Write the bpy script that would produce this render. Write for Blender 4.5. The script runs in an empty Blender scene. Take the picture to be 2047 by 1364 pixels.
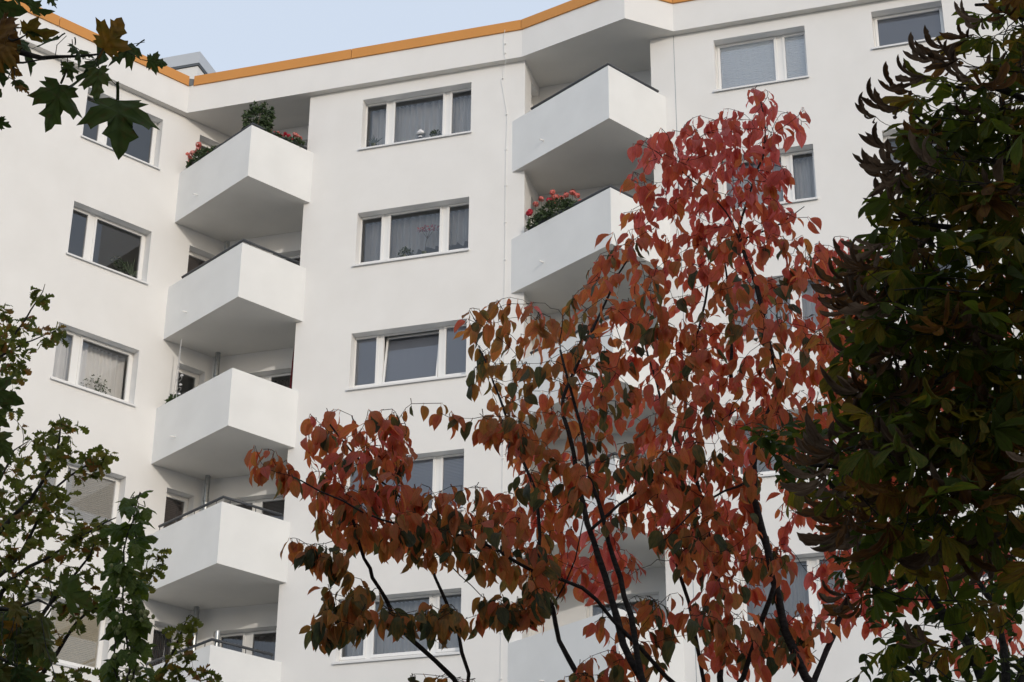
import bpy, bmesh, math, random
import numpy as np
from mathutils import Vector, Matrix
from mathutils.geometry import tessellate_polygon

random.seed(7)
rng = np.random.default_rng(7)
scene = bpy.context.scene
COL = scene.collection

# ------------------------------------------------------------------ camera
CAMZ = 1.6
F_PX, PITCH, ROLL = 3851.74, 0.458572, -0.008318        # photo 2047 x 1364
cp, sp = math.cos(PITCH), math.sin(PITCH)
e_x, e_u, e_f = np.array([1., 0, 0]), np.array([0, -sp, cp]), np.array([0, cp, sp])
c_r = math.cos(ROLL) * e_x - math.sin(ROLL) * e_u
c_u = math.sin(ROLL) * e_x + math.cos(ROLL) * e_u
cam_data = bpy.data.cameras.new('camera')
cam = bpy.data.objects.new('camera', cam_data)
COL.objects.link(cam)
cam_data.sensor_width = 36.0
cam_data.lens = F_PX / 2047 * 36.0
cam_data.clip_start = 0.1
cam_data.clip_end = 3000
m = Matrix.Identity(4)
for i in range(3):
    m[i][0], m[i][1], m[i][2] = c_r[i], c_u[i], -e_f[i]
m[2][3] = CAMZ
cam.matrix_world = m
scene.camera = cam

# ------------------------------------------------------------------ light
SUN_EL = math.radians(13.5)
SUN_H = np.array([0.39, -0.921])
sun_dir = np.array([SUN_H[0] * math.cos(SUN_EL), SUN_H[1] * math.cos(SUN_EL), math.sin(SUN_EL)])
world = bpy.data.worlds.new('World')
scene.world = world
world.use_nodes = True
wn = world.node_tree
bg = wn.nodes['Background']
sky = wn.nodes.new('ShaderNodeTexSky')
sky.sky_type = 'NISHITA'
sky.sun_disc = False
sky.sun_elevation = SUN_EL
sky.sun_rotation = math.atan2(SUN_H[0], SUN_H[1])
sky.air_density = 1.0
sky.dust_density = 3.0
sky.ozone_density = 1.5
veil = wn.nodes.new('ShaderNodeMixRGB')                 # thin high cloud over the blue
veil.inputs['Fac'].default_value = 0.72
veil.inputs['Color2'].default_value = (4.75, 5.25, 6.0, 1)
wn.links.new(sky.outputs[0], veil.inputs['Color1'])
wn.links.new(veil.outputs[0], bg.inputs['Color'])
bg.inputs['Strength'].default_value = 0.15
sl = bpy.data.lights.new('sun', 'SUN')
sl.energy = 0.95
sl.angle = math.radians(0.8)
sl.color = (1.0, 0.90, 0.79)
sun = bpy.data.objects.new('sun', sl)
COL.objects.link(sun)
sun.rotation_euler = Vector(sun_dir).to_track_quat('Z', 'Y').to_euler()
sun.location = (10, -10, 40)
scene.view_settings.view_transform = 'Standard'
scene.view_settings.look = 'None'
scene.view_settings.gamma = 1.0
scene.view_settings.use_curve_mapping = False
scene.view_settings.exposure = 0.20


def ray(x, y):
    v = e_f + (x - 1023.5) / F_PX * c_r + (682 - y) / F_PX * c_u
    return v


def at(x, y, d):
    """point seen at photo pixel x, y that stands d metres in front of the camera (along the ground)"""
    v = ray(x, y)
    return v * (d / v[1]) + np.array([0, 0, CAMZ])


def proj(P):
    P = np.asarray(P, float) - np.array([0, 0, CAMZ])
    d = P @ e_f
    return np.stack([1023.5 + F_PX * (P @ c_r) / d, 682 - F_PX * (P @ c_u) / d, d], -1)


# ------------------------------------------------------------------ materials
def new_mat(name):
    mt = bpy.data.materials.new(name)
    mt.use_nodes = True
    nt = mt.node_tree
    nt.nodes.clear()
    out = nt.nodes.new('ShaderNodeOutputMaterial')
    return mt, nt, out


def N(nt, t, **kw):
    n = nt.nodes.new(t)
    for k, v in kw.items():
        setattr(n, k, v)
    return n


def setin(n, **kw):
    for k, v in kw.items():
        n.inputs[k.replace('_', ' ')].default_value = v


def simple_mat(name, col, rough=0.6, metal=0.0, spec=0.5, noise=0.0, nscale=8.0, bump=0.0, bscale=200.0, stretch=(1, 1, 1)):
    mt, nt, out = new_mat(name)
    p = N(nt, 'ShaderNodeBsdfPrincipled')
    p.inputs['Base Color'].default_value = (*col, 1)
    p.inputs['Roughness'].default_value = rough
    p.inputs['Metallic'].default_value = metal
    p.inputs['Specular IOR Level'].default_value = spec
    nt.links.new(p.outputs[0], out.inputs[0])
    if noise or bump:
        tc = N(nt, 'ShaderNodeNewGeometry')
        mp = N(nt, 'ShaderNodeMapping')
        mp.inputs['Scale'].default_value = stretch
        nt.links.new(tc.outputs['Position'], mp.inputs['Vector'])
    if noise:
        nz = N(nt, 'ShaderNodeTexNoise')
        setin(nz, Scale=nscale, Detail=5.0)
        nt.links.new(mp.outputs[0], nz.inputs['Vector'])
        mx = N(nt, 'ShaderNodeMixRGB', blend_type='MULTIPLY')
        mx.inputs['Color1'].default_value = (*col, 1)
        mr = N(nt, 'ShaderNodeMapRange')
        setin(mr, From_Min=0.3, From_Max=0.7, To_Min=1 - noise, To_Max=1 + noise * 0.3)
        nt.links.new(nz.outputs[0], mr.inputs[0])
        mx.inputs['Fac'].default_value = 1
        nt.links.new(mr.outputs[0], mx.inputs['Color2'])
        nt.links.new(mx.outputs[0], p.inputs['Base Color'])
    if bump:
        nb = N(nt, 'ShaderNodeTexNoise')
        setin(nb, Scale=bscale, Detail=3.0)
        nt.links.new(tc.outputs['Position'], nb.inputs['Vector'])
        bp = N(nt, 'ShaderNodeBump')
        setin(bp, Strength=bump, Distance=0.01)
        nt.links.new(nb.outputs[0], bp.inputs['Height'])
        nt.links.new(bp.outputs[0], p.inputs['Normal'])
    return mt


def plaster_mat():
    """white silicone render: fine grain, faint weathering clouds and streaks below sills"""
    mt, nt, out = new_mat('white_plaster')
    p = N(nt, 'ShaderNodeBsdfPrincipled')
    setin(p, Roughness=0.9)
    p.inputs['Specular IOR Level'].default_value = 0.2
    g = N(nt, 'ShaderNodeNewGeometry')
    n1 = N(nt, 'ShaderNodeTexNoise'); setin(n1, Scale=0.7, Detail=6.0, Roughness=0.6)
    mp = N(nt, 'ShaderNodeMapping'); mp.inputs['Scale'].default_value = (1.2, 1.2, 1.0)
    n2 = N(nt, 'ShaderNodeTexNoise'); setin(n2, Scale=1.4, Detail=5.0)
    n3 = N(nt, 'ShaderNodeTexNoise'); setin(n3, Scale=170.0, Detail=3.0)
    for n in (n1, n3):
        nt.links.new(g.outputs['Position'], n.inputs['Vector'])
    nt.links.new(g.outputs['Position'], mp.inputs['Vector'])
    nt.links.new(mp.outputs[0], n2.inputs['Vector'])
    ad = N(nt, 'ShaderNodeMath', operation='ADD')
    nt.links.new(n1.outputs[0], ad.inputs[0]); nt.links.new(n2.outputs[0], ad.inputs[1])
    ad2 = N(nt, 'ShaderNodeMath', operation='MULTIPLY_ADD')
    nt.links.new(n3.outputs[0], ad2.inputs[0]); ad2.inputs[1].default_value = 0.5
    nt.links.new(ad.outputs[0], ad2.inputs[2])
    r = N(nt, 'ShaderNodeValToRGB')
    r.color_ramp.elements[0].position = 0.75; r.color_ramp.elements[0].color = (0.765, 0.765, 0.757, 1)
    r.color_ramp.elements[1].position = 1.6; r.color_ramp.elements[1].color = (0.822, 0.825, 0.822, 1)
    mr = N(nt, 'ShaderNodeMapRange'); setin(mr, From_Min=0.6, From_Max=1.9, To_Min=0, To_Max=1)
    r.color_ramp.elements[0].position = 0.15; r.color_ramp.elements[1].position = 0.75
    nt.links.new(ad2.outputs[0], mr.inputs[0]); nt.links.new(mr.outputs[0], r.inputs[0])
    nt.links.new(r.outputs[0], p.inputs['Base Color'])
    b = N(nt, 'ShaderNodeBump'); setin(b, Strength=0.35, Distance=0.004)
    nt.links.new(n3.outputs[0], b.inputs['Height'])
    nt.links.new(b.outputs[0], p.inputs['Normal'])
    nt.links.new(p.outputs[0], out.inputs[0])
    return mt


def glass_mat():
    mt, nt, out = new_mat('window_glass')
    f = N(nt, 'ShaderNodeFresnel'); f.inputs['IOR'].default_value = 1.55
    mul = N(nt, 'ShaderNodeMath', operation='MULTIPLY'); mul.inputs[1].default_value = 2.2
    mul.use_clamp = True
    nt.links.new(f.outputs[0], mul.inputs[0])
    t = N(nt, 'ShaderNodeBsdfTransparent'); t.inputs[0].default_value = (0.95, 0.96, 0.97, 1)
    gl = N(nt, 'ShaderNodeBsdfGlossy'); gl.inputs['Roughness'].default_value = 0.02
    gl.inputs['Color'].default_value = (0.95, 0.97, 1, 1)
    mx = N(nt, 'ShaderNodeMixShader')
    nt.links.new(mul.outputs[0], mx.inputs[0]); nt.links.new(t.outputs[0], mx.inputs[1]); nt.links.new(gl.outputs[0], mx.inputs[2])
    nt.links.new(mx.outputs[0], out.inputs[0])
    return mt


def cloth_mat(name, col, transp=0.25, transl=0.45):
    mt, nt, out = new_mat(name)
    d = N(nt, 'ShaderNodeBsdfDiffuse'); d.inputs[0].default_value = (*col, 1)
    tl = N(nt, 'ShaderNodeBsdfTranslucent'); tl.inputs[0].default_value = (*col, 1)
    m1 = N(nt, 'ShaderNodeMixShader'); m1.inputs[0].default_value = transl
    nt.links.new(d.outputs[0], m1.inputs[1]); nt.links.new(tl.outputs[0], m1.inputs[2])
    tr = N(nt, 'ShaderNodeBsdfTransparent')
    m2 = N(nt, 'ShaderNodeMixShader'); m2.inputs[0].default_value = transp
    nt.links.new(m1.outputs[0], m2.inputs[1]); nt.links.new(tr.outputs[0], m2.inputs[2])
    nt.links.new(m2.outputs[0], out.inputs[0])
    return mt


def leaf_mat(name, stops, transl=0.3, rough=0.45, spec=0.4, blotch=(0.03, 0.015, 0.01), blotch_amt=0.3, side_veins=9.0, vein=0.35, tval=1.25):
    """leaf colour runs along the stops with each leaf's own tint; midrib, side veins and blotches lie in leaf space (uv)"""
    mt, nt, out = new_mat(name)
    L = nt.links.new
    a1 = N(nt, 'ShaderNodeAttribute', attribute_type='GEOMETRY', attribute_name='tint')
    a2 = N(nt, 'ShaderNodeAttribute', attribute_type='OBJECT', attribute_name='tint')
    s = N(nt, 'ShaderNodeMath', operation='ADD'); L(a1.outputs['Fac'], s.inputs[0]); L(a2.outputs['Fac'], s.inputs[1])
    uv = N(nt, 'ShaderNodeUVMap')
    sep = N(nt, 'ShaderNodeSeparateXYZ'); L(uv.outputs[0], sep.inputs[0])
    # noise in leaf space, shifted per leaf
    off = N(nt, 'ShaderNodeMath', operation='MULTIPLY'); L(s.outputs[0], off.inputs[0]); off.inputs[1].default_value = 731.0
    cmb = N(nt, 'ShaderNodeCombineXYZ'); L(sep.outputs[0], cmb.inputs[0]); L(sep.outputs[1], cmb.inputs[1]); L(off.outputs[0], cmb.inputs[2])
    nz = N(nt, 'ShaderNodeTexNoise'); setin(nz, Scale=3.2, Detail=4.0, Roughness=0.6); L(cmb.outputs[0], nz.inputs['Vector'])
    jit = N(nt, 'ShaderNodeMath', operation='MULTIPLY_ADD'); L(nz.outputs[0], jit.inputs[0]); jit.inputs[1].default_value = 0.5
    sub = N(nt, 'ShaderNodeMath', operation='SUBTRACT'); L(s.outputs[0], sub.inputs[0]); sub.inputs[1].default_value = 0.25
    L(sub.outputs[0], jit.inputs[2])
    r = N(nt, 'ShaderNodeValToRGB')
    el = r.color_ramp.elements
    while len(el) < len(stops):
        el.new(0.5)
    for e, (p, c) in zip(el, stops):
        e.position = p; e.color = (*c, 1)
    L(jit.outputs[0], r.inputs[0])
    nz2 = N(nt, 'ShaderNodeTexNoise'); setin(nz2, Scale=7.0, Detail=4.0); L(cmb.outputs[0], nz2.inputs['Vector'])
    bm = N(nt, 'ShaderNodeMapRange'); setin(bm, From_Min=0.55, From_Max=0.72, To_Min=0.0, To_Max=blotch_amt); L(nz2.outputs[0], bm.inputs[0])
    mb = N(nt, 'ShaderNodeMixRGB'); L(bm.outputs[0], mb.inputs['Fac']); L(r.outputs[0], mb.inputs['Color1']); mb.inputs['Color2'].default_value = (*blotch, 1)
    # veins
    ab = N(nt, 'ShaderNodeMath', operation='ABSOLUTE'); L(sep.outputs[0], ab.inputs[0])
    vl = N(nt, 'ShaderNodeMath', operation='MULTIPLY_ADD'); L(ab.outputs[0], vl.inputs[0]); vl.inputs[1].default_value = -0.8; L(sep.outputs[1], vl.inputs[2])
    vs = N(nt, 'ShaderNodeMath', operation='MULTIPLY'); L(vl.outputs[0], vs.inputs[0]); vs.inputs[1].default_value = side_veins * 6.283
    sn = N(nt, 'ShaderNodeMath', operation='SINE'); L(vs.outputs[0], sn.inputs[0])
    vr = N(nt, 'ShaderNodeMapRange'); setin(vr, From_Min=0.80, From_Max=1.0, To_Min=0.0, To_Max=vein); L(sn.outputs[0], vr.inputs[0])
    mid = N(nt, 'ShaderNodeMapRange'); setin(mid, From_Min=0.0, From_Max=0.07, To_Min=vein * 1.3, To_Max=0.0); L(ab.outputs[0], mid.inputs[0])
    vm = N(nt, 'ShaderNodeMath', operation='MAXIMUM'); L(vr.outputs[0], vm.inputs[0]); L(mid.outputs[0], vm.inputs[1])
    mv = N(nt, 'ShaderNodeMixRGB', blend_type='MULTIPLY'); L(vm.outputs[0], mv.inputs['Fac']); L(mb.outputs[0], mv.inputs['Color1']); mv.inputs['Color2'].default_value = (0.45, 0.42, 0.4, 1)
    bp = N(nt, 'ShaderNodeBump'); setin(bp, Strength=0.5, Distance=0.003); L(sn.outputs[0], bp.inputs['Height'])
    p = N(nt, 'ShaderNodeBsdfPrincipled'); setin(p, Roughness=rough); p.inputs['Specular IOR Level'].default_value = spec
    L(mv.outputs[0], p.inputs['Base Color']); L(bp.outputs[0], p.inputs['Normal'])
    tl = N(nt, 'ShaderNodeBsdfTranslucent')
    sat = N(nt, 'ShaderNodeHueSaturation'); setin(sat, Saturation=1.05, Value=tval); L(mv.outputs[0], sat.inputs['Color']); L(sat.outputs[0], tl.inputs[0])
    mx = N(nt, 'ShaderNodeMixShader'); mx.inputs[0].default_value = transl
    L(p.outputs[0], mx.inputs[1]); L(tl.outputs[0], mx.inputs[2]); L(mx.outputs[0], out.inputs[0])
    return mt


def bark_mat(name, c1, c2, scale=30.0):
    mt, nt, out = new_mat(name)
    p = N(nt, 'ShaderNodeBsdfPrincipled'); setin(p, Roughness=0.9); p.inputs['Specular IOR Level'].default_value = 0.2
    g = N(nt, 'ShaderNodeNewGeometry')
    mp = N(nt, 'ShaderNodeMapping'); mp.inputs['Scale'].default_value = (1, 1, 2.2); nt.links.new(g.outputs['Position'], mp.inputs[0])
    n = N(nt, 'ShaderNodeTexNoise'); setin(n, Scale=scale, Detail=6.0, Roughness=0.65); nt.links.new(mp.outputs[0], n.inputs['Vector'])
    r = N(nt, 'ShaderNodeValToRGB'); r.color_ramp.elements[0].position = 0.35; r.color_ramp.elements[1].position = 0.68
    r.color_ramp.elements[0].color = (*c1, 1); r.color_ramp.elements[1].color = (*c2, 1)
    nt.links.new(n.outputs[0], r.inputs[0]); nt.links.new(r.outputs[0], p.inputs['Base Color'])
    b = N(nt, 'ShaderNodeBump'); setin(b, Strength=0.8, Distance=0.01); nt.links.new(n.outputs[0], b.inputs['Height']); nt.links.new(b.outputs[0], p.inputs['Normal'])
    nt.links.new(p.outputs[0], out.inputs[0])
    return mt


M = dict(
    plaster=plaster_mat(),
    paint=simple_mat('balcony_paint', (0.805, 0.820, 0.822), 0.8, spec=0.25, noise=0.05, nscale=1.5, bump=0.15, bscale=120),
    soffit=simple_mat('soffit_paint', (0.74, 0.725, 0.69), 0.9, spec=0.2, noise=0.06, nscale=1.2),
    pvc=simple_mat('white_window_frame', (0.82, 0.825, 0.82), 0.35),
    sill=simple_mat('white_sill', (0.76, 0.77, 0.78), 0.4),
    gasket=simple_mat('rubber_gasket', (0.04, 0.04, 0.045), 0.6),
    glass=glass_mat(),
    orange=simple_mat('orange_coping', (0.62, 0.27, 0.055), 0.5, noise=0.05, nscale=2.0),
    rail=simple_mat('anthracite_rail', (0.045, 0.05, 0.058), 0.45),
    zinc=simple_mat('galvanised_steel', (0.42, 0.44, 0.45), 0.4, metal=0.8, noise=0.25, nscale=18),
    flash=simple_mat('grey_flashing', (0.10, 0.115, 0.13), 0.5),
    cap=simple_mat('pale_metal_cap', (0.52, 0.56, 0.61), 0.45, noise=0.05, nscale=1.0),
    roof=simple_mat('roof_felt', (0.12, 0.12, 0.12), 0.9),
    inner=simple_mat('room_paint', (0.45, 0.43, 0.40), 0.9),
    sheer=cloth_mat('sheer_curtain', (0.90, 0.90, 0.90), 0.06, 0.2),
    lace=cloth_mat('lace_curtain', (0.85, 0.85, 0.85), 0.12, 0.35),
    blind_blue=cloth_mat('grey_blue_blind', (0.46, 0.48, 0.54), 0.0, 0.2),
    blind_pale=cloth_mat('pale_blind', (0.88, 0.91, 0.94), 0.0, 0.0),
    blind_beige=cloth_mat('beige_blind', (0.52, 0.48, 0.39), 0.0, 0.2),
    blind_grey=cloth_mat('grey_blind', (0.42, 0.41, 0.39), 0.0, 0.1),
    blind_dark=cloth_mat('dark_blind', (0.10, 0.085, 0.08), 0.0, 0.1),
    terracotta=simple_mat('flower_pot', (0.30, 0.13, 0.07), 0.8, noise=0.15, nscale=20),
    box_green=simple_mat('flower_box_plastic', (0.035, 0.05, 0.035), 0.5),
    white_pot=simple_mat('white_ceramic', (0.75, 0.76, 0.78), 0.25),
    pink=simple_mat('salmon_petals', (0.72, 0.19, 0.16), 0.6, noise=0.3, nscale=60),
    pale_pink=simple_mat('pale_pink_petals', (0.78, 0.34, 0.32), 0.6, noise=0.3, nscale=60),
    red=simple_mat('crimson_petals', (0.55, 0.02, 0.05), 0.6, noise=0.3, nscale=60),
    orchid=simple_mat('orchid_petals', (0.38, 0.10, 0.14), 0.6),
    leafgreen=simple_mat('balcony_plant_leaf', (0.05, 0.085, 0.03), 0.5, noise=0.35, nscale=25),
    stem=simple_mat('plant_stem', (0.16, 0.12, 0.07), 0.7),
    redcloth=simple_mat('dark_red_cloth', (0.16, 0.012, 0.025), 0.85, noise=0.3, nscale=25),
    wire=simple_mat('pale_wire', (0.5, 0.5, 0.5), 0.4, metal=0.3),
    lawn=simple_mat('pale_paving', (0.17, 0.165, 0.15), 0.95, noise=0.3, nscale=0.6),
    tan=simple_mat('tan_render', (0.30, 0.26, 0.22), 0.9, noise=0.1, nscale=1.0),
    tan_dark=simple_mat('dark_pane', (0.03, 0.035, 0.04), 0.1),
)


# ------------------------------------------------------------------ object helpers
def tag(o, label=None, cat=None, group=None, kind=None):
    if label: o['label'] = label
    if cat: o['category'] = cat
    if group: o['group'] = group
    if kind: o['kind'] = kind
    return o


WPOS = {}


def empty(name, loc, **kw):
    o = bpy.data.objects.new(name, None)
    o.empty_display_size = 0.2
    o.location = tuple(loc)
    COL.objects.link(o)
    WPOS[o.name] = np.array(loc, float)
    return tag(o, **kw)


def put(o, parent, world):
    """place object o (translation only) under parent so that its origin stands at world"""
    world = np.array(world, float)
    if parent is not None:
        o.parent = parent
        o.location = tuple(world - WPOS[parent.name])
    else:
        o.location = tuple(world)
    COL.objects.link(o)
    WPOS[o.name] = world
    return o


def mesh_obj(name, verts, faces, mat, parent=None, origin=None, smooth=False, uvs=None, **kw):
    V = np.asarray(verts, float)
    if origin is None:
        origin = (V.min(0) + V.max(0)) / 2
    origin = np.asarray(origin, float)
    me = bpy.data.meshes.new(name)
    me.from_pydata((V - origin).tolist(), [], [list(map(int, f)) for f in faces])
    me.materials.append(mat)
    if smooth:
        me.polygons.foreach_set('use_smooth', [True] * len(me.polygons))
    me.update()
    o = bpy.data.objects.new(name, me)
    put(o, parent, origin)
    return tag(o, **kw)


class MB:
    """collects world space polygons"""
    def __init__(self):
        self.v, self.f = [], []

    def poly(self, pts):
        n = len(self.v)
        self.v += [tuple(p) for p in pts]
        self.f.append(list(range(n, n + len(pts))))
        return self

    def ngon(self, pts):
        tris = tessellate_polygon([[Vector(p) for p in pts]])
        n = len(self.v)
        self.v += [tuple(p) for p in pts]
        self.f += [[n + a, n + b, n + c] for a, b, c in tris]
        return self

    def hexa(self, c):
        """8 corners: bottom ring 0-3, top ring 4-7"""
        n = len(self.v)
        self.v += [tuple(p) for p in c]
        self.f += [[n + i for i in q] for q in ((3, 2, 1, 0), (4, 5, 6, 7), (0, 1, 5, 4), (1, 2, 6, 5), (2, 3, 7, 6), (3, 0, 4, 7))]
        return self

    def tube(self, pts, r, n=6, cap=True):
        pts = [np.asarray(p, float) for p in pts]
        rs = r if hasattr(r, '__len__') else [r] * len(pts)
        base = len(self.v)
        up = None
        for i, p in enumerate(pts):
            t = pts[min(i + 1, len(pts) - 1)] - pts[max(i - 1, 0)]
            t /= np.linalg.norm(t) + 1e-12
            if up is None:
                up = np.cross(t, [0.3, 0.2, 1.0]) if abs(t[2]) < 0.95 else np.cross(t, [1, 0, 0])
            up = up - t * (up @ t); up /= np.linalg.norm(up) + 1e-12
            w = np.cross(t, up)
            for k in range(n):
                a = 2 * math.pi * k / n
                self.v.append(tuple(p + rs[i] * (math.cos(a) * up + math.sin(a) * w)))
        for i in range(len(pts) - 1):
            for k in range(n):
                a, b = base + i * n + k, base + i * n + (k + 1) % n
                self.f.append([a, b, b + n, a + n])
        if cap:
            self.f.append([base + k for k in range(n)][::-1])
            e = base + (len(pts) - 1) * n
            self.f.append([e + k for k in range(n)])
        return self

    def build(self, name, mat, parent=None, **kw):
        return mesh_obj(name, self.v, self.f, mat, parent, **kw)


# ------------------------------------------------------------------ the setting
gv = MB()
gv.poly([(-900, -900, 0), (900, -900, 0), (900, 900, 0), (-900, 900, 0)])
gv.build('ground', M['lawn'], kind='structure')

# ------------------------------------------------------------------ plan of the building (z values measured from the camera, top storey)
tA, tB = np.array([0.956025, -0.293284]), np.array([0.737755, 0.675069])
nA, nB = np.array([-0.293284, -0.956025]), np.array([0.675069, -0.737755])
dA, dB = 32.30, 31.449
ST = 2.8
ZL = CAMZ


def pA(s, d=0.0):
    return -nA * (dA + d) + tA * s


def pB(s, d=0.0):
    return -nB * (dB + d) + tB * s


def v3(p, z):
    return np.array([p[0], p[1], z + ZL])


def line_x(p, v, n, d):
    return p + v * ((-d - n @ p) / (n @ v))


A_L, A_R, C_L, C_R = -14.524, -9.671, -6.982, 9.0
REC = 1.06
WI = np.linalg.solve(np.array([nA, nB]), np.array([-dA, -dB]))
B_START = 9.0
s_back = 20.165
P_BC = line_x(WI, tB, nA, dA + REC)
B_END = float(tB @ P_BC)
Lc, Rc = np.array([-5.457, 34.012]), np.array([1.857, 31.733])
Ll, Lr = line_x(Lc, -nB, nB, dB), line_x(Lc, tB, nA, dA)
Rl, Rr = line_x(Rc, -nB, nA, dA), line_x(Rc, tB, nA, dA)
Z_BOT, Z_TOP = 20.53, 21.76          # balcony underside and parapet top, top storey
Z_SOF, Z_FT, Z_CT = 23.226, 23.93, 24.15
bld = empty('apartment_building', (0, 34, 0), label='white rendered apartment block with angled balconies and an orange roof edge', cat='apartment building')

ROWS = range(0, 7)
W_A = [(-13.293, -10.85, 21.655, 22.906)]
W_B = [(16.52, 18.40, 21.65, 22.90)]


def wall(name, P0, P1, holes, mat='plaster', depth=0.27, z0=None, z1=None):
    """wall from plan point P0 to P1 with rectangular openings (s from P0, z) and their reveals"""
    P0, P1 = np.array(P0), np.array(P1)
    L = np.linalg.norm(P1 - P0); t = (P1 - P0) / L
    n = np.array([t[1], -t[0]])
    z0 = -CAMZ if z0 is None else z0
    z1 = Z_FT - 0.01 if z1 is None else z1
    S = sorted({0.0, L} | {h[0] for h in holes} | {h[1] for h in holes})
    Z = sorted({z0, z1} | {h[2] for h in holes} | {h[3] for h in holes})
    mb = MB()
    idx = {}

    def vid(i, j):
        if (i, j) not in idx:
            idx[i, j] = len(mb.v)
            mb.v.append(tuple(v3(P0 + t * S[i], Z[j])))
        return idx[i, j]
    for i in range(len(S) - 1):
        for j in range(len(Z) - 1):
            sm, zm = (S[i] + S[i + 1]) / 2, (Z[j] + Z[j + 1]) / 2
            if any(h[0] < sm < h[1] and h[2] < zm < h[3] for h in holes):
                continue
            mb.f.append([vid(i, j), vid(i + 1, j), vid(i + 1, j + 1), vid(i, j + 1)])
    for a, b, c, d in holes:
        q = lambda s, z, k: v3(P0 + t * s - n * k, z)
        mb.poly([q(a, c, 0), q(a, d, 0), q(a, d, depth), q(a, c, depth)])
        mb.poly([q(b, d, 0), q(b, c, 0), q(b, c, depth), q(b, d, depth)])
        mb.poly([q(a, d, 0), q(b, d, 0), q(b, d, depth), q(a, d, depth)])
        mb.poly([q(b, c, 0), q(a, c, 0), q(a, c, depth), q(b, c, depth)])
    return mb.build(name, M[mat], bld)


def rows(h, off=0.0, ks=ROWS):
    return [(h[0] - off, h[1] - off, h[2] - ST * k, h[3] - ST * k) for k in ks]


DOOR_B = (19.36, 20.02, 20.85, 22.94)
WIN_BK = (-16.35, -14.85, 21.05, 22.86)
DOOR_R = (0.46, 1.02, 20.85, 22.995)
WIN_BR = (-8.75, -7.35, 21.05, 22.86)
W_C = (-5.66, -3.80, 21.70, 22.945)
W_D = (-2.46, -1.075, 22.115, 23.005)
W_E = (1.2, 3.1, 21.70, 22.945)
holesB = rows(W_B[0], B_START) + rows(DOOR_B, B_START)
pts = [pB(B_START), P_BC, pA(A_L, REC), pA(A_L), pA(A_R), pA(A_R, REC), pA(C_L, REC), pA(C_L), pA(C_R)]
wall('wall', pts[0], pts[1], holesB)
sbk = float(tA @ P_BC)
wall('wall', pts[1], pts[2], rows(WIN_BK, sbk))
wall('wall', pts[2], pts[3], [])
wall('wall', pts[3], pts[4], rows(W_A[0], A_L))
wall('wall', pts[4], pts[5], rows(DOOR_R))
wall('wall', pts[5], pts[6], rows(WIN_BR, A_R))
wall('wall', pts[6], pts[7], [])
wall('wall', pts[7], pts[8], rows(W_C, C_L) + rows(W_D, C_L) + rows(W_E, C_L))
bk1, bk2 = pA(C_R, 12), pB(B_START) - nB * 12
wall('wall', pts[8], bk1, []); wall('wall', bk1, bk2, []); wall('wall', bk2, pts[0], [])

outline = pts + [bk1, bk2]
fl = MB()
for k in range(0, 8):
    fl.ngon([v3(p, Z_BOT + 0.15 - ST * k) for p in outline])
    fl.ngon([v3(p, Z_BOT + 0.05 - ST * k) for p in outline])
fl.ngon([v3(p, Z_SOF) for p in outline])
fl.build('floor_slab', M['inner'], bld)

# fascia, soffit, coping along the roof edge
FO = 0.15
pAo = lambda s: pA(s) + nA * FO
pBo = lambda s: pB(s) + nB * FO
FI = np.linalg.solve(np.array([nA, nB]), np.array([-dA + FO, -dB + FO]))
FC = np.array([2.235, 32.19])
FE = pAo(-6.452)
fas = [pBo(B_START), FI, pAo(-9.70), FC, FE, pAo(C_R)]
names = ['fascia'] * 5
for i in range(5):
    mb = MB()
    mb.poly([v3(fas[i], Z_SOF), v3(fas[i + 1], Z_SOF), v3(fas[i + 1], Z_FT), v3(fas[i], Z_FT)])
    mb.build('fascia', M['plaster'], bld)
mb = MB()
mb.ngon([v3(p, Z_SOF - 0.004) for p in fas] + [v3(p, Z_SOF - 0.004) for p in pts[::-1]])
mb.build('roof_soffit', M['soffit'], bld)
mb = MB()
mb.ngon([v3(p, Z_FT) for p in fas] + [v3(bk1, Z_FT), v3(bk2, Z_FT)])
mb.build('roof', M['roof'], bld)


def offset_path(path, d):
    """path moved outward (to the camera side) by d, mitred"""
    out = []
    for i, p in enumerate(path):
        ns = []
        for a, b in ((i - 1, i), (i, i + 1)):
            if a >= 0 and b < len(path):
                t = path[b] - path[a]; t = t / np.linalg.norm(t)
                ns.append(np.array([t[1], -t[0]]))
        n = sum(ns); n = n / np.linalg.norm(n)
        out.append(p + n * d / max(0.3, n @ ns[0]))
    return out


co, ci = offset_path(fas, 0.035), offset_path(fas, -0.32)
for i in range(5):
    a0, a1, b0, b1 = co[i], co[i + 1], ci[i], ci[i + 1]
    L = np.linalg.norm(a1 - a0)
    nseg = max(1, round(L / 3.2))
    lo = 0.0
    for k in range(nseg):
        f0, f1 = k / nseg, (k + 1) / nseg - 0.010 / L
        if i == 0 and k == nseg - 1: f1 = 1 - 0.02 / L
        if i == 1 and k == 0: f0 = 0.10 / L
        P, Q, R_, S_ = a0 + (a1 - a0) * f0, a0 + (a1 - a0) * f1, b0 + (b1 - b0) * f1, b0 + (b1 - b0) * f0
        MB().hexa([v3(p, Z_FT - 0.02) for p in (P, Q, R_, S_)] + [v3(p, Z_CT) for p in (P, Q, R_, S_)]).build('coping', M['orange'], bld)
# dark flashing where the two roof edges meet
q = [FI + nA * -0.02 - tB * 0.12, FI + nA * -0.02 + tA * 0.12, FI - nA * 0.5 + tA * 0.15, FI - nB * 0.5 - tB * 0.1]
MB().hexa([v3(p, Z_FT) for p in q] + [v3(p, Z_CT - 0.05) for p in q]).build('flashing', M['flash'], bld)
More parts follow.
